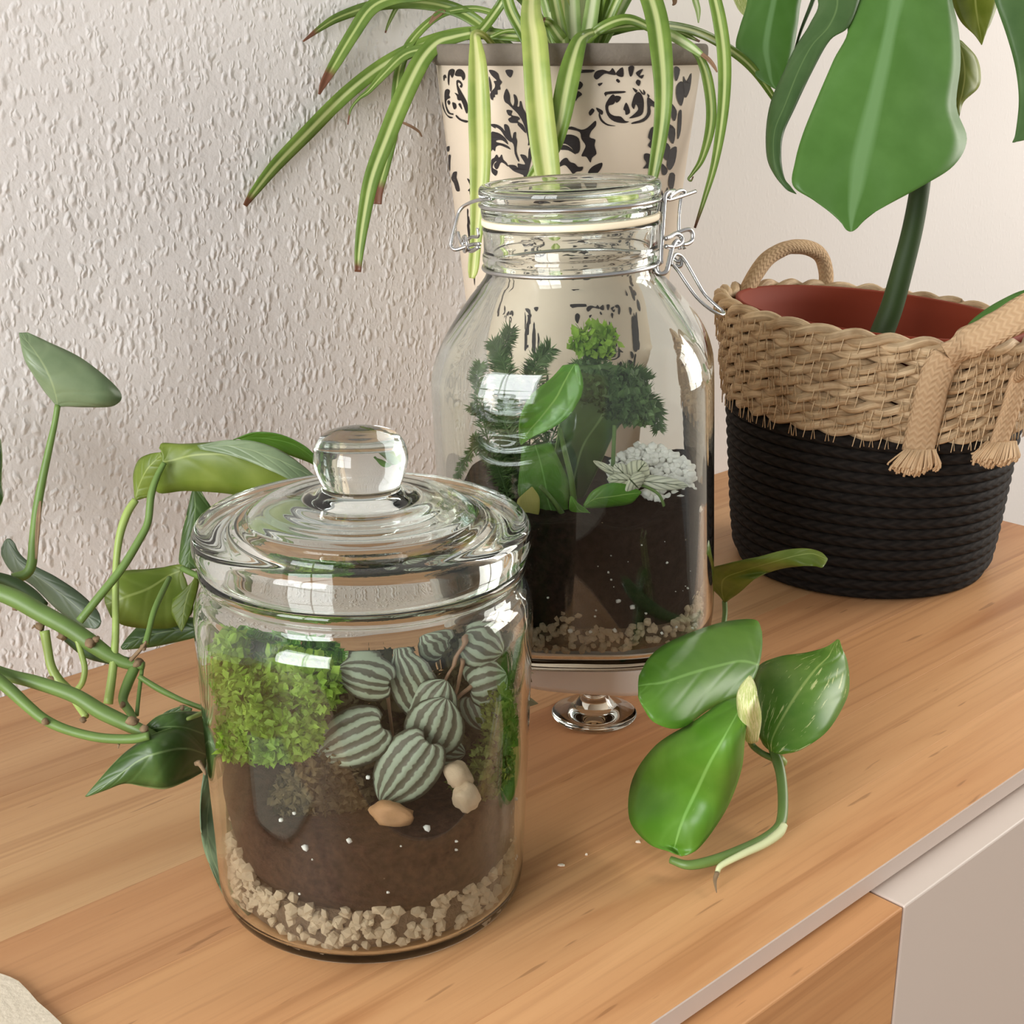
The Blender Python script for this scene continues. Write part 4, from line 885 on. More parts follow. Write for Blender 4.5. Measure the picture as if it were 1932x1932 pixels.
sl([(1100, 85, dC-.02, 8), (1150, 60, dC-.02, 9), (1220, 46, dC-.02, 9), (1280, 60, dC-.01, 6), (1320, 78, dC, 2)])
sl([(925, 70, dC-.02, 3), (960, 58, dC-.02, 4), (1010, 66, dC-.02, 6), (1050, 90, dC-.02, 6)])

# ------------------------------------------------------------------ basket and the monstera standing in it
BB = T(1620, 1049); HB = .183
BK = empty('woven_basket', (BB[0], BB[1], 0), 'two-tone woven basket, straw above and black below, with rope handles', 'basket')
def brad(z): return float(np.interp(z, [0, .004, .012, .03, .113, .15, HB], [.082, .089, .0930, .0955, .1030, .1085, .1130]))
def bshear(V):
    V = np.array(V, float); s = (V-np.array([BB[0], BB[1], 0]))@RH
    V[:, 2] = V[:, 2]-.085*s*np.clip(V[:, 2]/HB, 0, 1); V[:, 2] = np.maximum(V[:, 2], .0006); return V
NB = 15; zb = .1145
for i in range(NB):
    r = zb/NB/2*1.12; z = r+i*(zb-2*r)/(NB-1); n = 150
    p = [(BB[0]+(brad(z)-r)*math.cos(2*PI*j/n), BB[1]+(brad(z)-r)*math.sin(2*PI*j/n), z) for j in range(n)]
    V, F, U = tube_geo(p, r, 8, 1, True); mk('black_coil', bshear(V), F, M['black'], BK, uv=U)
V, F, U = lathe_geo([(0, .001), (.078, .001), (.080, .006), (0, .006)], 48, BB); mk('base', V, F, M['black'], BK, recalc=True)
NS = 8; zs = .114; hs = (HB-zs)/NS
def strand_ring(z, R, r, turns, ph, seed):
    mb = MB(); n = turns*16
    for k in range(2):
        p = []
        for j in range(n):
            a = 2*PI*j/n; ps = turns*a+PI*k+ph; wob = .0007*mnoise.noise(Vector((a*9, seed, k)))
            rr = R+r*.55*math.cos(ps)+wob; p.append((BB[0]+rr*math.cos(a), BB[1]+rr*math.sin(a), z+r*.50*math.sin(ps)+wob))
        V, F, U = tube_geo(p, r*.585, 8, 1.0, True); U = [(u, v+seed*3.3+k*17) for u, v in U]; mb.add(bshear(V), F, U)
    return mb
for i in range(NS):
    z = zs+hs*(i+.5); last = i == NS-1
    mb = strand_ring(z, brad(z)-hs*.5, hs*.60*(1.12 if last else 1), 15+(i % 3), i*1.9, i); mb.build('straw_coil', M['straw'], BK)
mb = MB(); rg = np.random.default_rng(3)
for i in range(NS):                                               # zigzag stitches between the coils
    z = zs+hs*i; n = 120
    for j in range(n):
        if rg.random() < .18: continue
        a = 2*PI*(j+rg.uniform(-.2, .2))/n; da = .018; q = []
        for t, zz in ((-.5, -.0042), (0, .0036), (.5, -.0042)) if rg.random() < .6 else ((-.3, -.0042), (.4, .0042)):
            R = brad(z)+.0016; aa = a+da*t*1.3; q.append((BB[0]+R*math.cos(aa), BB[1]+R*math.sin(aa), z+zz*rg.uniform(.8, 1.2)))
        V, F, U = tube_geo(q, .00034, 4); mb.add(bshear(V), F)
mb.build('stitching', M['thread'], BK, kind='stuff')
def onb(x, y, off=.004):
    """point on the basket's near outer face"""
    r = ray(x, y); t = depth((BB[0], BB[1], .1))-.17
    for _ in range(600):
        p = EYE+r*t; s = (p-np.array([BB[0], BB[1], 0]))@RH; z = p[2]+.085*s*min(1, max(0, p[2]/HB))
        if math.hypot(p[0]-BB[0], p[1]-BB[1]) < brad(z)+off: return p
        t += .0006
    return EYE+r*(depth((BB[0], BB[1], .1))-.02)
dB = depth((BB[0], BB[1], HB))
def jute(name, pts, w, side, sm=10, parent=BK, flat=.42, **k):
    V, F, U = tube_geo(cr_spline(np.array(pts), sm), w, 10, flat, False, side)
    return mk(name, V, F, M['jute'], parent, uv=U, **k)
back = [P(x, y, dB+e) for x, y, e in ((1394, 600, .050), (1402, 565, .052), (1424, 520, .060), (1450, 487, .070), (1485, 468, .082), (1520, 467, .094), (1547, 481, .104), (1558, 512, .108), (1558, 550, .109), (1560, 590, .109))]
jute('handle', back, .0072, VH*.8+RH*.6, flat=.75)
tl = [onb(x, y) for x, y in ((1732, 850), (1740, 810), (1750, 770), (1759, 730), (1772, 695), (1788, 672))]
dh = depth(tl[-1])
hd = [onb(1788, 672, .008)]+[P(x, y, dh+e) for x, y, e in ((1826, 648, -.008), (1870, 624, -.018), (1925, 594, -.030), (1985, 565, -.038), (2030, 580, -.036), (2020, 630, -.028), (1975, 668, -.014))]
t2 = [onb(x, y) for x, y in ((1884, 838), (1896, 800), (1908, 765), (1918, 730), (1928, 700))]
ta = jute('handle_tail', tl, .0105, RH); jute('handle', hd+[t2[-1]], .0105, np.array([0, 0, .8])+RH*.5-VH*.2); tb = jute('handle_tail', t2, .0095, RH*.8+VH*.6)
def tassel(c, dirv, seed, parent):
    rg = np.random.default_rng(seed); mb = MB(); s1 = RH; s2 = VH
    for i in range(150):
        a = rg.uniform(0, 2*PI); q = math.sqrt(rg.random()); L = rg.uniform(.010, .016)
        o = s1*math.cos(a)*q*.0095-s2*abs(math.sin(a))*q*.004; e = s1*math.cos(a)*q*.0150*rg.uniform(.8, 1.2)-s2*abs(math.sin(a))*q*.007
        p = [c+o-dirv*.003, c+(o+e)*.5+dirv*L*.55+e*.25, c+e+dirv*L*(1-.35*q*q)]
        V, F, U = tube_geo(cr_spline(np.array(p), 2), rg.uniform(.0005, .0010), 4); mb.add(V, F, U)
    return mb.build('frayed_end', M['fibre'], parent, kind='stuff')
tassel(np.array(tl[0])+np.array([0, 0, -.001])-VH*.003, np.array([0, 0, -1.])-RH*.25, 1, ta); tassel(np.array(t2[0])-VH*.003, np.array([0, 0, -1.])-RH*.35, 2, tb)

MO = empty('potted_monstera', (BB[0], BB[1], .012), 'monstera with big split leaves in a terracotta pot inside the straw basket', 'potted plant')
rp = .0985
rows = [(0, .012), (.062, .012), (.066, .016), (.0835, .110), (.0890, .150), (rp-.004, HB-.014), (rp, HB-.010), (rp, HB-.0015), (rp-.0015, HB-.001), (rp-.004, HB-.002), (rp-.006, HB-.014), (.0865, .147), (.080, .125), (0, .125)]
V, F, U = lathe_geo(rows, 96, BB); mk('inner_pot', bshear(V), F, M['terracotta'], MO, uv=U, recalc=True, label='reddish brown plastic plant pot')
V, F, U = lathe_geo([(0, .146), (.05, .147), (.0855, .145), (.080, .126), (0, .126)], 64, BB); mk('soil', bshear(V), F, M['soil2'], MO, recalc=True)
dS = depth((BB[0], BB[1], .15))-.035
ptube('stem', [(1655, 650, dS, 24), (1668, 618, dS, 24), (1684, 575, dS-.004, 23), (1702, 510, dS-.012, 22), (1722, 430, dS-.02, 21), (1736, 350, dS-.028, 20), (1744, 270, dS-.035, 19), (1756, 150, dS-.04, 18), (1770, -40, dS-.03, 17), (1772, -250, dS-.01, 15), (1768, -440, dS+.01, 12)], M['stem_d'], MO, k=12, flat=.9)
dM = dS-.075
leaf('leaf', [((1728, -425), (1742, -410), (1756, -425), dM+.07), ((1600, -400), (1740, -380), (1830, -395), dM+.06, .2, .6), ((1520, -290), (1732, -280), (1850, -280), dM+.045, .5, .9), ((1490, -160), (1718, -160), (1815, -160), dM+.03, .6, .9), ((1520, -60), (1705, -60), (1785, -60), dM+.02, .6, .8), ((1548, 0), (1692, 0), (1796, 0), dM+.012, .5, .9), ((1599, 52), (1680, 52), (1808, 55), dM+.006, .3, 1.0), ((1572, 115), (1666, 118), (1812, 120), dM, .2, 1.2), ((1542, 185), (1650, 188), (1804, 200), dM-.006, .2, 1.5), ((1515, 252), (1634, 255), (1824, 262), dM-.012, .2, 1.6), ((1500, 305), (1622, 308), (1800, 312), dM-.016, .1, 1.2), ((1496, 350), (1615, 356), (1742, 350), dM-.018, 0, .7), ((1535, 378), (1608, 398), (1672, 388), dM-.018, 0, .3), ((1578, 410), (1606, 424), (1640, 408), dM-.018, 0, .1), ((1595, 432), (1606, 437), (1617, 430), dM-.018)], M['monstera'], MO, nu=14, nv=6)
leaf('leaf_lobe', [((1500, -170), (1560, -175), (1640, -180), dM+.027, .6, 0), ((1500, -60), (1560, -60), (1640, -60), dM+.018, .6, 0), ((1543, 0), (1580, 0), (1622, 0), dM+.010, .5, 0), ((1528, 45), (1565, 48), (1600, 52), dM+.006, .4, 0), ((1500, 90), (1532, 86), (1566, 76), dM+.004, .4, .1), ((1480, 133), (1506, 135), (1532, 136), dM+.002, .5, .1), ((1456, 187), (1482, 196), (1500, 203), dM, .6, .1), ((1446, 240), (1462, 246), (1478, 253), dM-.002, .6, .1), ((1447, 295), (1460, 297), (1474, 299), dM-.004, .5, .1), ((1460, 328), (1470, 332), (1480, 336), dM-.006, .3, 0), ((1482, 356), (1488, 354), (1492, 352), dM-.008), ((1501, 366), (1502, 366), (1503, 366), dM-.008)], M['monstera_d'], MO, label='narrow lobe left of the slit')
d2 = dM+.05
leaf('leaf', [((1520, -330), (1524, -332), (1528, -330), d2+.01), ((1450, -270), (1510, -265), (1550, -260), d2+.006, .2, .2), ((1412, -160), (1488, -160), (1545, -160), d2+.003, .3, .3), ((1405, -60), (1470, -60), (1530, -60), d2, .3, .3), ((1410, 0), (1460, 0), (1512, 0), d2, .3, .3), ((1396, 50), (1450, 50), (1505, 48), d2-.004, .3, .3), ((1388, 85), (1445, 90), (1497, 95), d2-.006, .3, .2), ((1398, 112), (1450, 125), (1486, 130), d2-.006, .2, .1), ((1430, 148), (1456, 155), (1474, 150), d2-.006, .1, 0), ((1464, 168), (1467, 171), (1470, 168), d2-.006)], M['monstera'], MO)
ptube('petiole', [(1548, -40, d2+.01, 4), (1530, 10, d2+.01, 4), (1512, 55, d2+.012, 3), (1498, 100, d2+.014, 2)], M['stem_d'], MO, k=6)
leaf('leaf', [((1400, -190), (1402, -192), (1404, -190), d2+.03), ((1355, -130), (1385, -130), (1425, -130), d2+.03), ((1360, -60), (1390, -60), (1420, -60), d2+.03), ((1380, -10), (1396, -5), (1412, 0), d2+.03), ((1393, 18), (1402, 18), (1410, 15), d2+.03), ((1407, 33), (1408, 34), (1409, 33), d2+.03)], M['pothos_new'], MO, label='pale hanging leaf tip')
leaf('leaf', [((1780, 60), (1800, 70), (1815, 78), d2, 0, .4), ((1785, 100), (1815, 100), (1842, 108), d2, .3, .6), ((1788, 140), (1820, 140), (1850, 140), d2-.002, .3, .8), ((1790, 175), (1815, 176), (1845, 166), d2-.002, .2, .8), ((1795, 205), (1808, 202), (1818, 192), d2, .1, .4), ((1800, 228), (1806, 226), (1810, 220), d2)], M['monstera_y'], MO, label='olive curled leaf edge')
leaf('leaf', [((1838, -290), (1842, -292), (1846, -290), d2+.03), ((1785, -230), (1845, -230), (1905, -230), d2+.025), ((1770, -140), (1842, -140), (1915, -140), d2+.02), ((1780, -60), (1840, -60), (1900, -60), d2+.02), ((1795, 0), (1840, 0), (1885, 0), d2+.02, .3, .2), ((1812, 40), (1845, 40), (1870, 42), d2+.02, .3, .2), ((1838, 66), (1850, 66), (1862, 58), d2+.02, .1, .1), ((1851, 84), (1852, 85), (1853, 84), d2+.02)], M['monstera_y'], MO, label='olive leaf tip seen from below')
leaf('leaf', [((1908, -330), (1912, -332), (1916, -330), d2), ((1850, -270), (1915, -265), (1990, -260), d2-.002, .2, .3), ((1845, -160), (1922, -160), (2008, -160), d2-.006, .3, .4), ((1860, -60), (1930, -60), (2010, -60), d2-.01, .3, .5), ((1876, 0), (1940, 0), (2020, 0), d2-.01, .3, .5), ((1900, 70), (1955, 70), (2025, 70), d2-.012, .3, .6), ((1916, 130), (1962, 135), (2020, 140), d2-.014, .3, .6), ((1922, 190), (1960, 200), (2000, 205), d2-.016, .2, .4), ((1916, 250), (1940, 256), (1960, 250), d2-.018, .1, .1), ((1910, 268), (1912, 269), (1916, 266), d2-.018)], M['monstera_d'], MO)
for px in ([(1768, -430, dS+.01, 8), (1755, -450, dM+.09, 7), (1742, -412, dM+.07, 6)], [(1770, -300, dS-.005, 7), (1650, -390, d2+.01, 6), (1524, -330, d2+.01, 5)], [(1770, -260, dS-.01, 6), (1560, -330, d2+.04, 5), (1402, -190, d2+.03, 3)], [(1770, -330, dS, 6), (1810, -340, d2+.035, 5), (1842, -290, d2+.03, 4)], [(1768, -400, dS, 7), (1850, -400, d2+.01, 6), (1912, -330, d2, 5)]):
    ptube('petiole', px, M['stem_d'], MO)
d3 = depth(BB)-.03
leaf('leaf', [((1810, 632), (1812, 634), (1818, 636), d3-.03), ((1838, 600), (1846, 622), (1856, 640), d3-.035, .3, -.2), ((1885, 568), (1905, 596), (1925, 625), d3-.04, .5, -.3), ((1945, 545), (1970, 575), (1995, 600), d3-.045, .5, -.3), ((2010, 560), (2020, 575), (2025, 590), d3-.045)], M['monstera'], MO, label='leaf pushing out of the pot behind the rope handle')
for x, y in ((1592, 620), (1632, 628), (1700, 634)):
    V, F = rock_geo(x, 1, .4)

# ------------------------------------------------------------------ trailing pothos on the left
PL = empty('trailing_pothos', T(150, 1400), 'trailing pothos with long bare vines and drooping leaves, left of the knob-lidded round jar', 'plant')
def lf(rows, mat, **k): return leaf('leaf', rows, M[mat], PL, **k)
e = .70
lf([((372, 840), (374, 843), (378, 848), .658), ((430, 830), (440, 842), (450, 864), .658, 0, -.1), ((490, 835), (506, 860), (522, 893), .658, .1, -.2), ((545, 860), (560, 884), (572, 916), .660, .1, -.1), ((601, 904), (602, 907), (601, 910), .664)], 'pothos_g', label='upper face of the folded leaf, sky sheen painted in as grey')  # sheen of the sky on this fold is put into the grey colour
lf([((103, 760), (109, 767), (118, 766), e), ((84, 738), (106, 748), (165, 768), e-.004, .2, .6), ((64, 708), (98, 722), (216, 765), e-.008, .3, 1.2), ((50, 682), (84, 692), (226, 738), e-.01, .3, 1.4), ((42, 655), (66, 664), (160, 680), e-.01, .2, .9), ((38, 638), (50, 643), (90, 645), e-.008, .1, .4), ((36, 628), (42, 628), (52, 627), e-.006)], 'pothos_g')
ptube('petiole', [(109, 764, e, 6), (103, 800, e, 6), (94, 840, e, 7), (80, 905, e, 8), (70, 960, e, 9), (63, 1020, e-.002, 9), (60, 1062, e-.004, 10), (50, 1082, e-.005, 10), (25, 1092, e-.006, 11)], M['stem'], PL)
strap('sheath', [(76, 945, e-.008, 2), (73, 970, e-.008, 4), (70, 1010, e-.008, 4), (68, 1055, e-.008, 2)], M['node'], PL)
lf([((2, 1035), (14, 1016), (28, 1026), e+.03), ((4, 1050), (22, 1040), (40, 1048), e+.03, .2, .1), ((22, 1078), (44, 1070), (66, 1068), e+.03, .3, .1), ((62, 1105), (85, 1098), (105, 1088), e+.03, .4, .1), ((108, 1150), (128, 1130), (152, 1120), e+.03, .4, .2), ((150, 1180), (168, 1165), (184, 1152), e+.03, .3, .2), ((176, 1186), (186, 1184), (191, 1172), e+.03)], 'pothos_k')
f = .665
lf([((300, 845), (306, 872), (290, 905), f), ((308, 836), (326, 868), (300, 930), f, .2, .4), ((345, 838), (370, 858), (350, 926), f-.004, .6, .8), ((410, 834), (430, 858), (420, 930), f-.006, 1.0, .8), ((470, 832), (492, 870), (480, 938), f-.004, 1.2, .6), ((525, 848), (540, 886), (535, 932), f, 1.0, .4), ((570, 878), (578, 898), (572, 918), f+.002, .4, .2), ((600, 905), (601, 906), (600, 908), f+.004)], 'pothos_o')
lf([((440, 830), (450, 828), (460, 834), f+.03), ((478, 816), (492, 826), (505, 845), f+.03, -.2, .2), ((525, 819), (545, 835), (555, 862), f+.03, -.2, .2), ((570, 838), (582, 856), (590, 876), f+.03, -.1, .1), ((596, 860), (600, 875), (602, 890), f+.03), ((612, 880), (613, 881), (612, 884), f+.03)], 'pothos')
lf([((254, 925), (256, 942), (268, 940), f+.01), ((252, 895), (262, 918), (288, 935), f+.008, .2, .2), ((262, 868), (276, 888), (300, 915), f+.004, .3, .3), ((282, 857), (292, 870), (305, 890), f+.002, .2, .2), ((304, 853), (306, 858), (308, 864), f)], 'pothos_o')
lf([((352, 975), (366, 918), (380, 930), f+.03), ((345, 1000), (368, 965), (402, 965), f+.03, .2, .4), ((340, 1035), (362, 1020), (400, 1000), f+.03, .2, .5), ((338, 1060), (356, 1055), (385, 1050), f+.03, .1, .3), ((345, 1072), (358, 1074), (372, 1072), f+.03)], 'pothos_d')
ptube('petiole', [(310, 873, f-.004, 5), (296, 900, f-.006, 6), (285, 935, f-.008, 7), (279, 985, f-.01, 7), (262, 1020, f-.012, 7.5), (230, 1072, f-.015, 8), (190, 1122, f-.018, 8), (150, 1172, f-.02, 8)], M['stem'], PL)
ptube('petiole', [(256, 943, f+.006, 7), (240, 968, f+.004, 8), (226, 1010, f+.002, 7.5), (219, 1065, f, 6.5), (218, 1130, f-.004, 6.5), (218, 1195, f-.008, 7), (213, 1262, f-.012, 8), (204, 1328, f-.016, 9)], M['stem_p'], PL)
lf([((352, 1062), (345, 1075), (350, 1092), f+.03), ((330, 1068), (320, 1085), (365, 1150), f+.03, .2, .3), ((280, 1074), (280, 1110), (330, 1182), f+.025, .4, .5), ((232, 1078), (240, 1125), (285, 1186), f+.02, .5, .5), ((206, 1096), (215, 1135), (235, 1180), f+.02, .4, .4), ((197, 1125), (199, 1140), (210, 1165), f+.02)], 'pothos_o')
lf([((370, 1075), (366, 1090), (360, 1100), f+.028), ((375, 1100), (352, 1130), (318, 1140), f+.028, .2, .2), ((362, 1150), (345, 1165), (325, 1160), f+.028, .1, .1), ((344, 1190), (343, 1192), (341, 1190), f+.028)], 'pothos_o')
lf([((372, 1165), (375, 1185), (374, 1202), f+.04), ((330, 1164), (325, 1190), (330, 1212), f+.04, .3, .2), ((275, 1172), (278, 1200), (290, 1220), f+.04, .3, .2), ((245, 1198), (248, 1212), (255, 1224), f+.04, .2, .1), ((228, 1220), (229, 1223), (232, 1226), f+.04)], 'pothos_d')
ptube('petiole', [(400, 1096, f+.01, 6), (370, 1085, f+.02, 6), (343, 1072, f+.025, 6)], M['stem'], PL)
ptube('petiole', [(320, 1090, f+.02, 5), (305, 1120, f+.01, 6), (290, 1155, f+.0, 6), (281, 1190, f-.005, 6), (275, 1214, f-.008, 7)], M['stem'], PL)
g = .655
ptube('vine', [(-900, 960, g+.02, 4), (-600, 975, g+.02, 9), (-260, 1040, g+.01, 12), (-120, 1082, g, 15), (-30, 1108, g, 16), (30, 1130, g, 18), (75, 1155, g, 18), (130, 1185, g, 17), (170, 1212, g, 17), (205, 1236, g, 14), (240, 1252, g, 11), (272, 1256, g, 8)], M['stem'], PL, k=10)
ptube('vine', [(-330, 1020, g+.02, 7), (-200, 1040, g+.03, 9), (-20, 1085, g+.03, 10), (25, 1100, g+.03, 12), (60, 1120, g+.028, 10), (85, 1140, g+.02, 6)], M['stem_d'], PL, k=10)
ptube('vine', [(130, 1200, g+.01, 13), (165, 1228, g+.01, 13), (200, 1240, g+.005, 12), (245, 1250, g, 9)], M['stem_d'], PL, k=10)
ptube('vine', [(-700, 1010, g+.02, 5), (-450, 1065, g+.0, 8), (-260, 1150, g-.01, 10), (-120, 1220, g-.02, 11), (-30, 1258, g-.03, 12), (20, 1275, g-.03, 12), (70, 1288, g-.03, 13), (140, 1312, g-.03, 14), (190, 1342, g-.03, 15), (240, 1366, g-.03, 14), (290, 1390, g-.03, 11), (340, 1412, g-.005, 10), (380, 1430, g+.02, 9)], M['stem'], PL, k=10)
ptube('vine', [(-420, 1050, g+.0, 8), (-240, 1130, g-.02, 10), (-110, 1205, g-.03, 11), (-30, 1262, g-.04, 12), (15, 1298, g-.04, 12), (50, 1330, g-.04, 11), (85, 1358, g-.04, 10), (130, 1378, g-.04, 9), (190, 1392, g-.04, 9), (250, 1394, g-.04, 9), (282, 1388, g-.04, 8)], M['stem'], PL, k=10)
ptube('vine', [(84, 1190, g+.0, 10), (90, 1225, g, 9), (97, 1258, g, 9), (112, 1285, g, 10), (130, 1303, g, 9), (150, 1335, g-.004, 7), (162, 1352, g-.008, 7)], M['stem_p'], PL)
ptube('petiole', [(145, 1206, g-.002, 5), (154, 1235, g-.002, 6), (160, 1262, g-.002, 6), (155, 1288, g-.002, 6), (142, 1304, g, 5)], M['stem_p'], PL)
ptube('vine', [(255, 1258, g, 10), (240, 1292, g-.004, 10), (232, 1322, g-.008, 9), (246, 1345, g-.012, 8), (256, 1372, g-.02, 9)], M['stem'], PL)
ptube('petiole', [(262, 1276, g-.004, 5), (300, 1300, g-.004, 6), (345, 1322, g-.004, 5), (392, 1340, g-.004, 5)], M['stem'], PL)
ptube('petiole', [(268, 1262, g, 4), (262, 1310, g-.006, 4), (258, 1350, g-.012, 4)], M['stem'], PL)
ptube('petiole', [(398, 1338, g-.0, 6), (380, 1346, g-.01, 5), (355, 1356, g-.02, 4), (335, 1360, g-.02, 2)], M['stem_p'], PL)
for x, y, d, s in ((170, 1214, g-.008, 13), (182, 1206, g-.01, 8), (262, 1250, g-.004, 12), (270, 1222, g-.008, 8), (75, 1182, g-.002, 11), (118, 1200, g-.002, 12), (98, 1280, g-.004, 10), (250, 1360, g-.04, 13), (272, 1376, g-.04, 10), (85, 1362, g-.046, 9), (158, 1358, g-.02, 8), (345, 1335, g-.012, 8), (374, 1440, g-.03, 8), (30, 1147, g-.004, 7), (232, 1330, g-.014, 8)):
    V, F = rock_geo(int(x), 2, .5, (1, .8, 1)); c = P(x, y, d+.003); q = s*.86*d/FPX
    o = mk('node', [c+(RH*v[0]+UP*v[1]+VH*v[2])*q for v in V], F, M['node'], PL)
for px in ([(246, 1246, g-.004, 4), (268, 1222, g-.006, 3.5), (276, 1210, g-.008, 2)], [(224, 1404, g-.04, 3), (223, 1412, g-.04, 1)], [(66, 1180, g, 3), (60, 1186, g, 1)], [(374, 1436, g-.04, 5), (384, 1452, g-.04, 4), (388, 1462, g-.04, 2)]): ptube('aerial_root', px, M['node'], PL, k=6)
h = .615
lf([((392, 1395), (392, 1425), (385, 1455), h+.040), ((345, 1372), (350, 1412), (350, 1474), h+.015, .3, .5), ((290, 1385), (300, 1420), (312, 1488), h, .5, .6), ((245, 1413), (262, 1435), (272, 1484), h, .5, .5), ((215, 1440), (225, 1462), (235, 1478), h, .3, .2), ((184, 1475), (190, 1486), (200, 1490), h, .1, .1), ((161, 1502), (162, 1503), (164, 1503), h)], 'pothos_d')
lf([((268, 1376), (270, 1380), (275, 1382), h+.012), ((300, 1350), (305, 1372), (312, 1388), h+.010, .2, .2), ((345, 1342), (345, 1372), (350, 1405), h+.016, .3, .3), ((385, 1345), (385, 1385), (385, 1440), h+.034, .3, .4), ((408, 1358), (410, 1390), (405, 1440), h+.052, .2, .3), ((420, 1385), (420, 1395), (416, 1415), h+.058)], 'pothos_d')
lf([((300, 1352), (305, 1354), (312, 1352), h+.03), ((318, 1340), (322, 1346), (330, 1350), h+.03), ((345, 1332), (347, 1340), (350, 1346), h+.03), ((362, 1336), (362, 1340), (360, 1344), h+.03)], 'pothos_d')
h2 = depth(BJ)-.012
def beside(x, y, d):                                     # keep clear of the round jar's wall
    p = P(x, y, d); v = p[:2]-BJ[:2]; r = np.linalg.norm(v)
    return p
PLn = h2+.05
lf([((392, 1420), (400, 1428), (412, 1432), PLn), ((382, 1470), (398, 1480), (420, 1490), PLn, -.4, 1.2), ((378, 1530), (390, 1550), (436, 1560), PLn, -.5, 2.0), ((384, 1590), (398, 1610), (452, 1625), PLn, -.5, 2.4), ((404, 1650), (420, 1665), (468, 1680), PLn, -.5, 2.0), ((430, 1705), (445, 1715), (475, 1722), PLn, -.3, 1.0), ((462, 1738), (465, 1738), (470, 1736), PLn)], 'pothos_g')
lf([((-75, 770), (-72, 768), (-69, 770), e), ((-125, 805), (-65, 800), (-8, 815), e, .3, .3), ((-140, 850), (-60, 850), (4, 850), e, .4, .3), ((-125, 905), (-55, 905), (3, 910), e, .4, .3), ((-85, 950), (-40, 948), (5, 945), e, .3, .2), ((-30, 985), (-26, 986), (-20, 984), e)], 'pothos_d', label='dark leaf edge entering the picture')

ptube('petiole', [(-26, 984, e, 4), (-50, 1020, e-.01, 5), (-90, 1062, e-.025, 6), (-130, 1082, g, 7)], M['stem'], PL)

# ------------------------------------------------------------------ pothos vine lying in front of the clip-top jar
VN = empty('pothos_vine', T(1440, 1600), 'short pothos vine with glossy green leaves lying on the wood between jar and basket', 'plant')
def lz(rows, mat, **k): return leaf('leaf', rows, M[mat], VN, mode='z', **k)
lz([((1437, 1192), (1432, 1255), (1402, 1315), .070, -.2, -.6), ((1425, 1170), (1398, 1248), (1378, 1322), .074, -.3, -.8), ((1375, 1172), (1350, 1258), (1335, 1340), .078, -.3, -1.0), ((1325, 1186), (1300, 1272), (1284, 1374), .081, -.2, -1.2), ((1262, 1212), (1252, 1288), (1236, 1364), .083, -.1, -1.0), ((1226, 1240), (1222, 1292), (1214, 1336), .083, 0, -.5), ((1206, 1275), (1204, 1295), (1205, 1315), .082)], 'pothos', nu=12)
lz([((1392, 1316), (1403, 1318), (1411, 1326), .080), ((1362, 1325), (1392, 1345), (1408, 1365), .080, -.2, -.2), ((1308, 1362), (1366, 1392), (1404, 1400), .074, -.6, -.6), ((1238, 1406), (1338, 1442), (1398, 1452), .060, -1.4, -.7), ((1194, 1470), (1312, 1498), (1376, 1514), .038, -1.9, -.6), ((1188, 1545), (1288, 1550), (1345, 1566), .026, -1.4, -.4), ((1225, 1592), (1276, 1588), (1316, 1602), .016, -.8, -.2), ((1262, 1606), (1274, 1600), (1296, 1613), .012), ((1282, 1614), (1284, 1615), (1287, 1615), .010)], 'pothos', nu=14)
lz([((1440, 1404), (1456, 1418), (1476, 1423), .030), ((1428, 1375), (1458, 1392), (1512, 1414), .036, -.2, -.3), ((1423, 1320), (1482, 1345), (1562, 1378), .044, -.5, -.8), ((1428, 1262), (1512, 1298), (1597, 1318), .050, -.6, -1.0), ((1468, 1240), (1540, 1262), (1602, 1280), .052, -.3, -.8), ((1520, 1232), (1562, 1240), (1598, 1248), .052, -.2, -.5), ((1556, 1222), (1572, 1222), (1590, 1226), .052), ((1578, 1208), (1580, 1207), (1584, 1208), .052)], 'pothos_v', nu=12)
lz([((1408, 1398), (1418, 1402), (1430, 1398), .060), ((1396, 1365), (1414, 1375), (1436, 1355), .074, 0, .3), ((1390, 1320), (1408, 1340), (1430, 1318), .090, .1, .5), ((1396, 1296), (1410, 1305), (1426, 1295), .096, 0, .3), ((1413, 1275), (1415, 1275), (1418, 1276), .100)], 'pothos_new', label='pale young leaf still rolled')
lz([((1362, 1128), (1367, 1136), (1374, 1132), .030), ((1343, 1108), (1362, 1112), (1395, 1118), .042, 0, .2), ((1337, 1076), (1368, 1090), (1425, 1092), .056, .1, .4), ((1370, 1064), (1410, 1074), (1455, 1078), .066, .4, -.4), ((1432, 1050), (1450, 1062), (1482, 1071), .074, .4, -.6), ((1480, 1038), (1495, 1050), (1512, 1068), .078, .3, -.5), ((1520, 1035), (1530, 1045), (1536, 1068), .078, .2, -.4), ((1548, 1042), (1552, 1052), (1552, 1070), .076), ((1561, 1054), (1561, 1056), (1560, 1058), .074)], 'pothos_o')
ztube('petiole', [(1367, 1134, .030, 5), (1368, 1155, .024, 5), (1365, 1180, .018, 5), (1358, 1215, .010, 5), (1350, 1260, .006, 6), (1370, 1330, .010, 6), (1400, 1395, .022, 6)], M['stem'], VN)
ztube('petiole', [(1404, 1322, .078, 5), (1410, 1360, .056, 5), (1416, 1400, .030, 6), (1436, 1420, .026, 6), (1466, 1434, .022, 7)], M['stem'], VN)
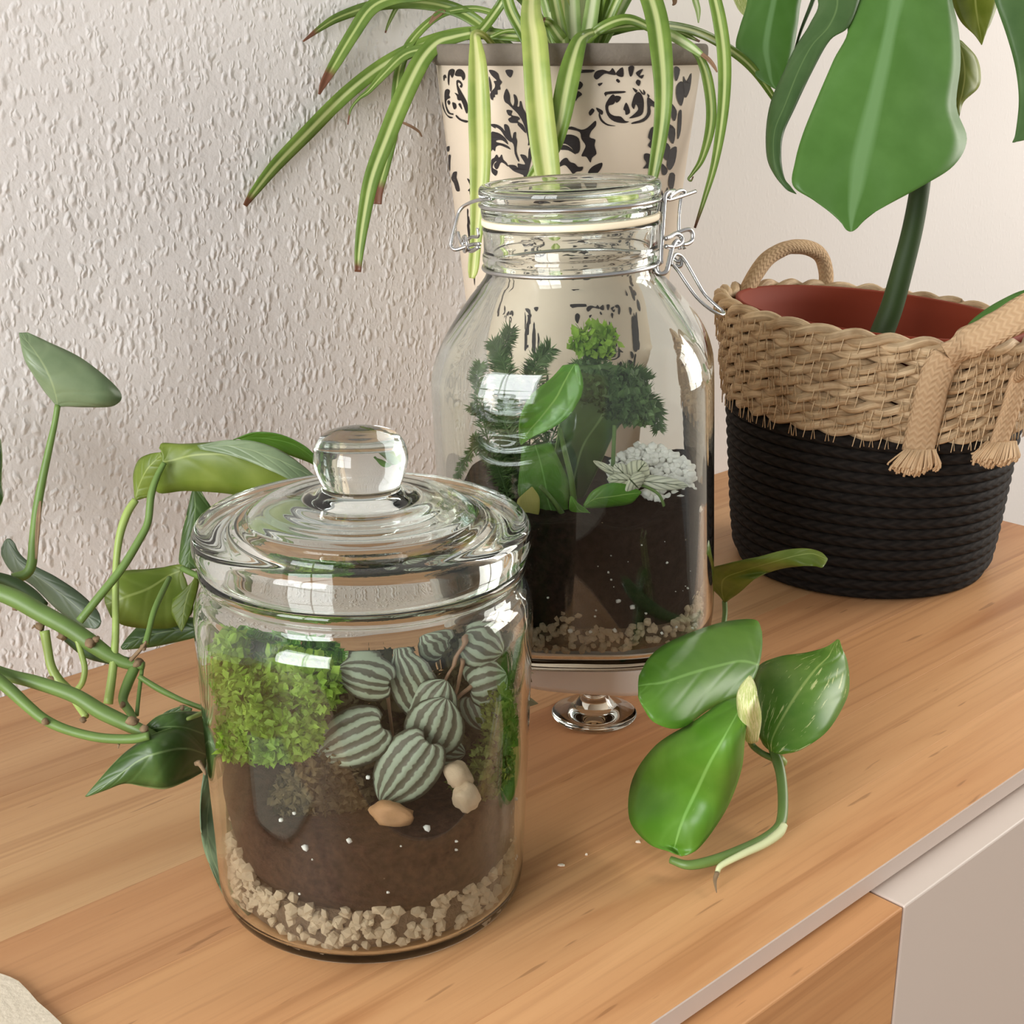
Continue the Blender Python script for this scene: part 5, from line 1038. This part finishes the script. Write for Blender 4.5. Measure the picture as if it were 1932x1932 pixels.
ztube('vine', [(1455, 1412, .028, 6), (1465, 1432, .024, 10), (1473, 1460, .020, 10), (1477, 1500, .014, 10), (1476, 1540, .009, 10), (1468, 1562, .007, 10), (1440, 1584, .0062, 10), (1400, 1603, .0058, 10), (1350, 1622, .0055, 10), (1300, 1632, .0053, 9), (1265, 1622, .0055, 7)], M['stem'], VN, k=10)
ztube('sheath', [(1480, 1556, .015, 7), (1470, 1572, .013, 9), (1442, 1592, .0115, 8), (1400, 1612, .0105, 7), (1362, 1632, .008, 6), (1354, 1644, .006, 5), (1352, 1655, .004, 4)], M['sheath'], VN, label='pale split leaf sheath')
ztube('sheath_tip', [(1353, 1646, .006, 5), (1349, 1660, .004, 4), (1350, 1672, .003, 2.5), (1352, 1684, .002, 1)], M['node'], VN, label='dry brown sheath tip', k=6)
ztube('node', [(1462, 1426, .024, 8), (1470, 1434, .023, 11), (1480, 1440, .021, 8)], M['stem_p'], VN)

# ------------------------------------------------------------------ paper corner and crumbs
mb = MB()
pts = [T(x, y, .0006) for x, y in ((-420, 1860), (-60, 1842), (-20, 1840), (0, 1843), (20, 1850), (36, 1858), (54, 1876), (72, 1897), (92, 1914), (112, 1933), (140, 1965), (150, 2020), (120, 2200), (-420, 2200))]
n = len(pts); V = [p for p in pts]+[p+np.array([0, 0, .0018]) for p in pts]
F = [list(range(n))[::-1], list(range(n, 2*n))]+[[i, (i+1) % n, n+(i+1) % n, n+i] for i in range(n)]
mk('paper_mat', V, F, M['paper'], smooth=False, recalc=True, label='cream paper mat with a rounded corner lying in front of the knob-lidded round jar', cat='mat')
def crumb(x, y, s, ax, label):
    V, F = rock_geo(int(x), 1, .6, ax); c = T(x, y, .0007)
    mk('crumb', [c+(RH*v[0]*s+VH*v[1]*s+UP*v[2]*.0007) for v in V], F, M['crumb'], smooth=False, label=label, cat='crumb', group='crumbs on the wooden top')
crumb(1059, 1632, .0014, (1.3, .7, 1), 'pale crumb on the wood halfway between knob-lidded round jar and drawer edge')
crumb(1204, 1588, .0012, (1, .6, 1), 'pale crumb on the wood beside the largest glossy leaf')
crumb(1106, 1612, .0006, (1, .8, 1), 'tiniest pale crumb on the wood, between two larger ones')
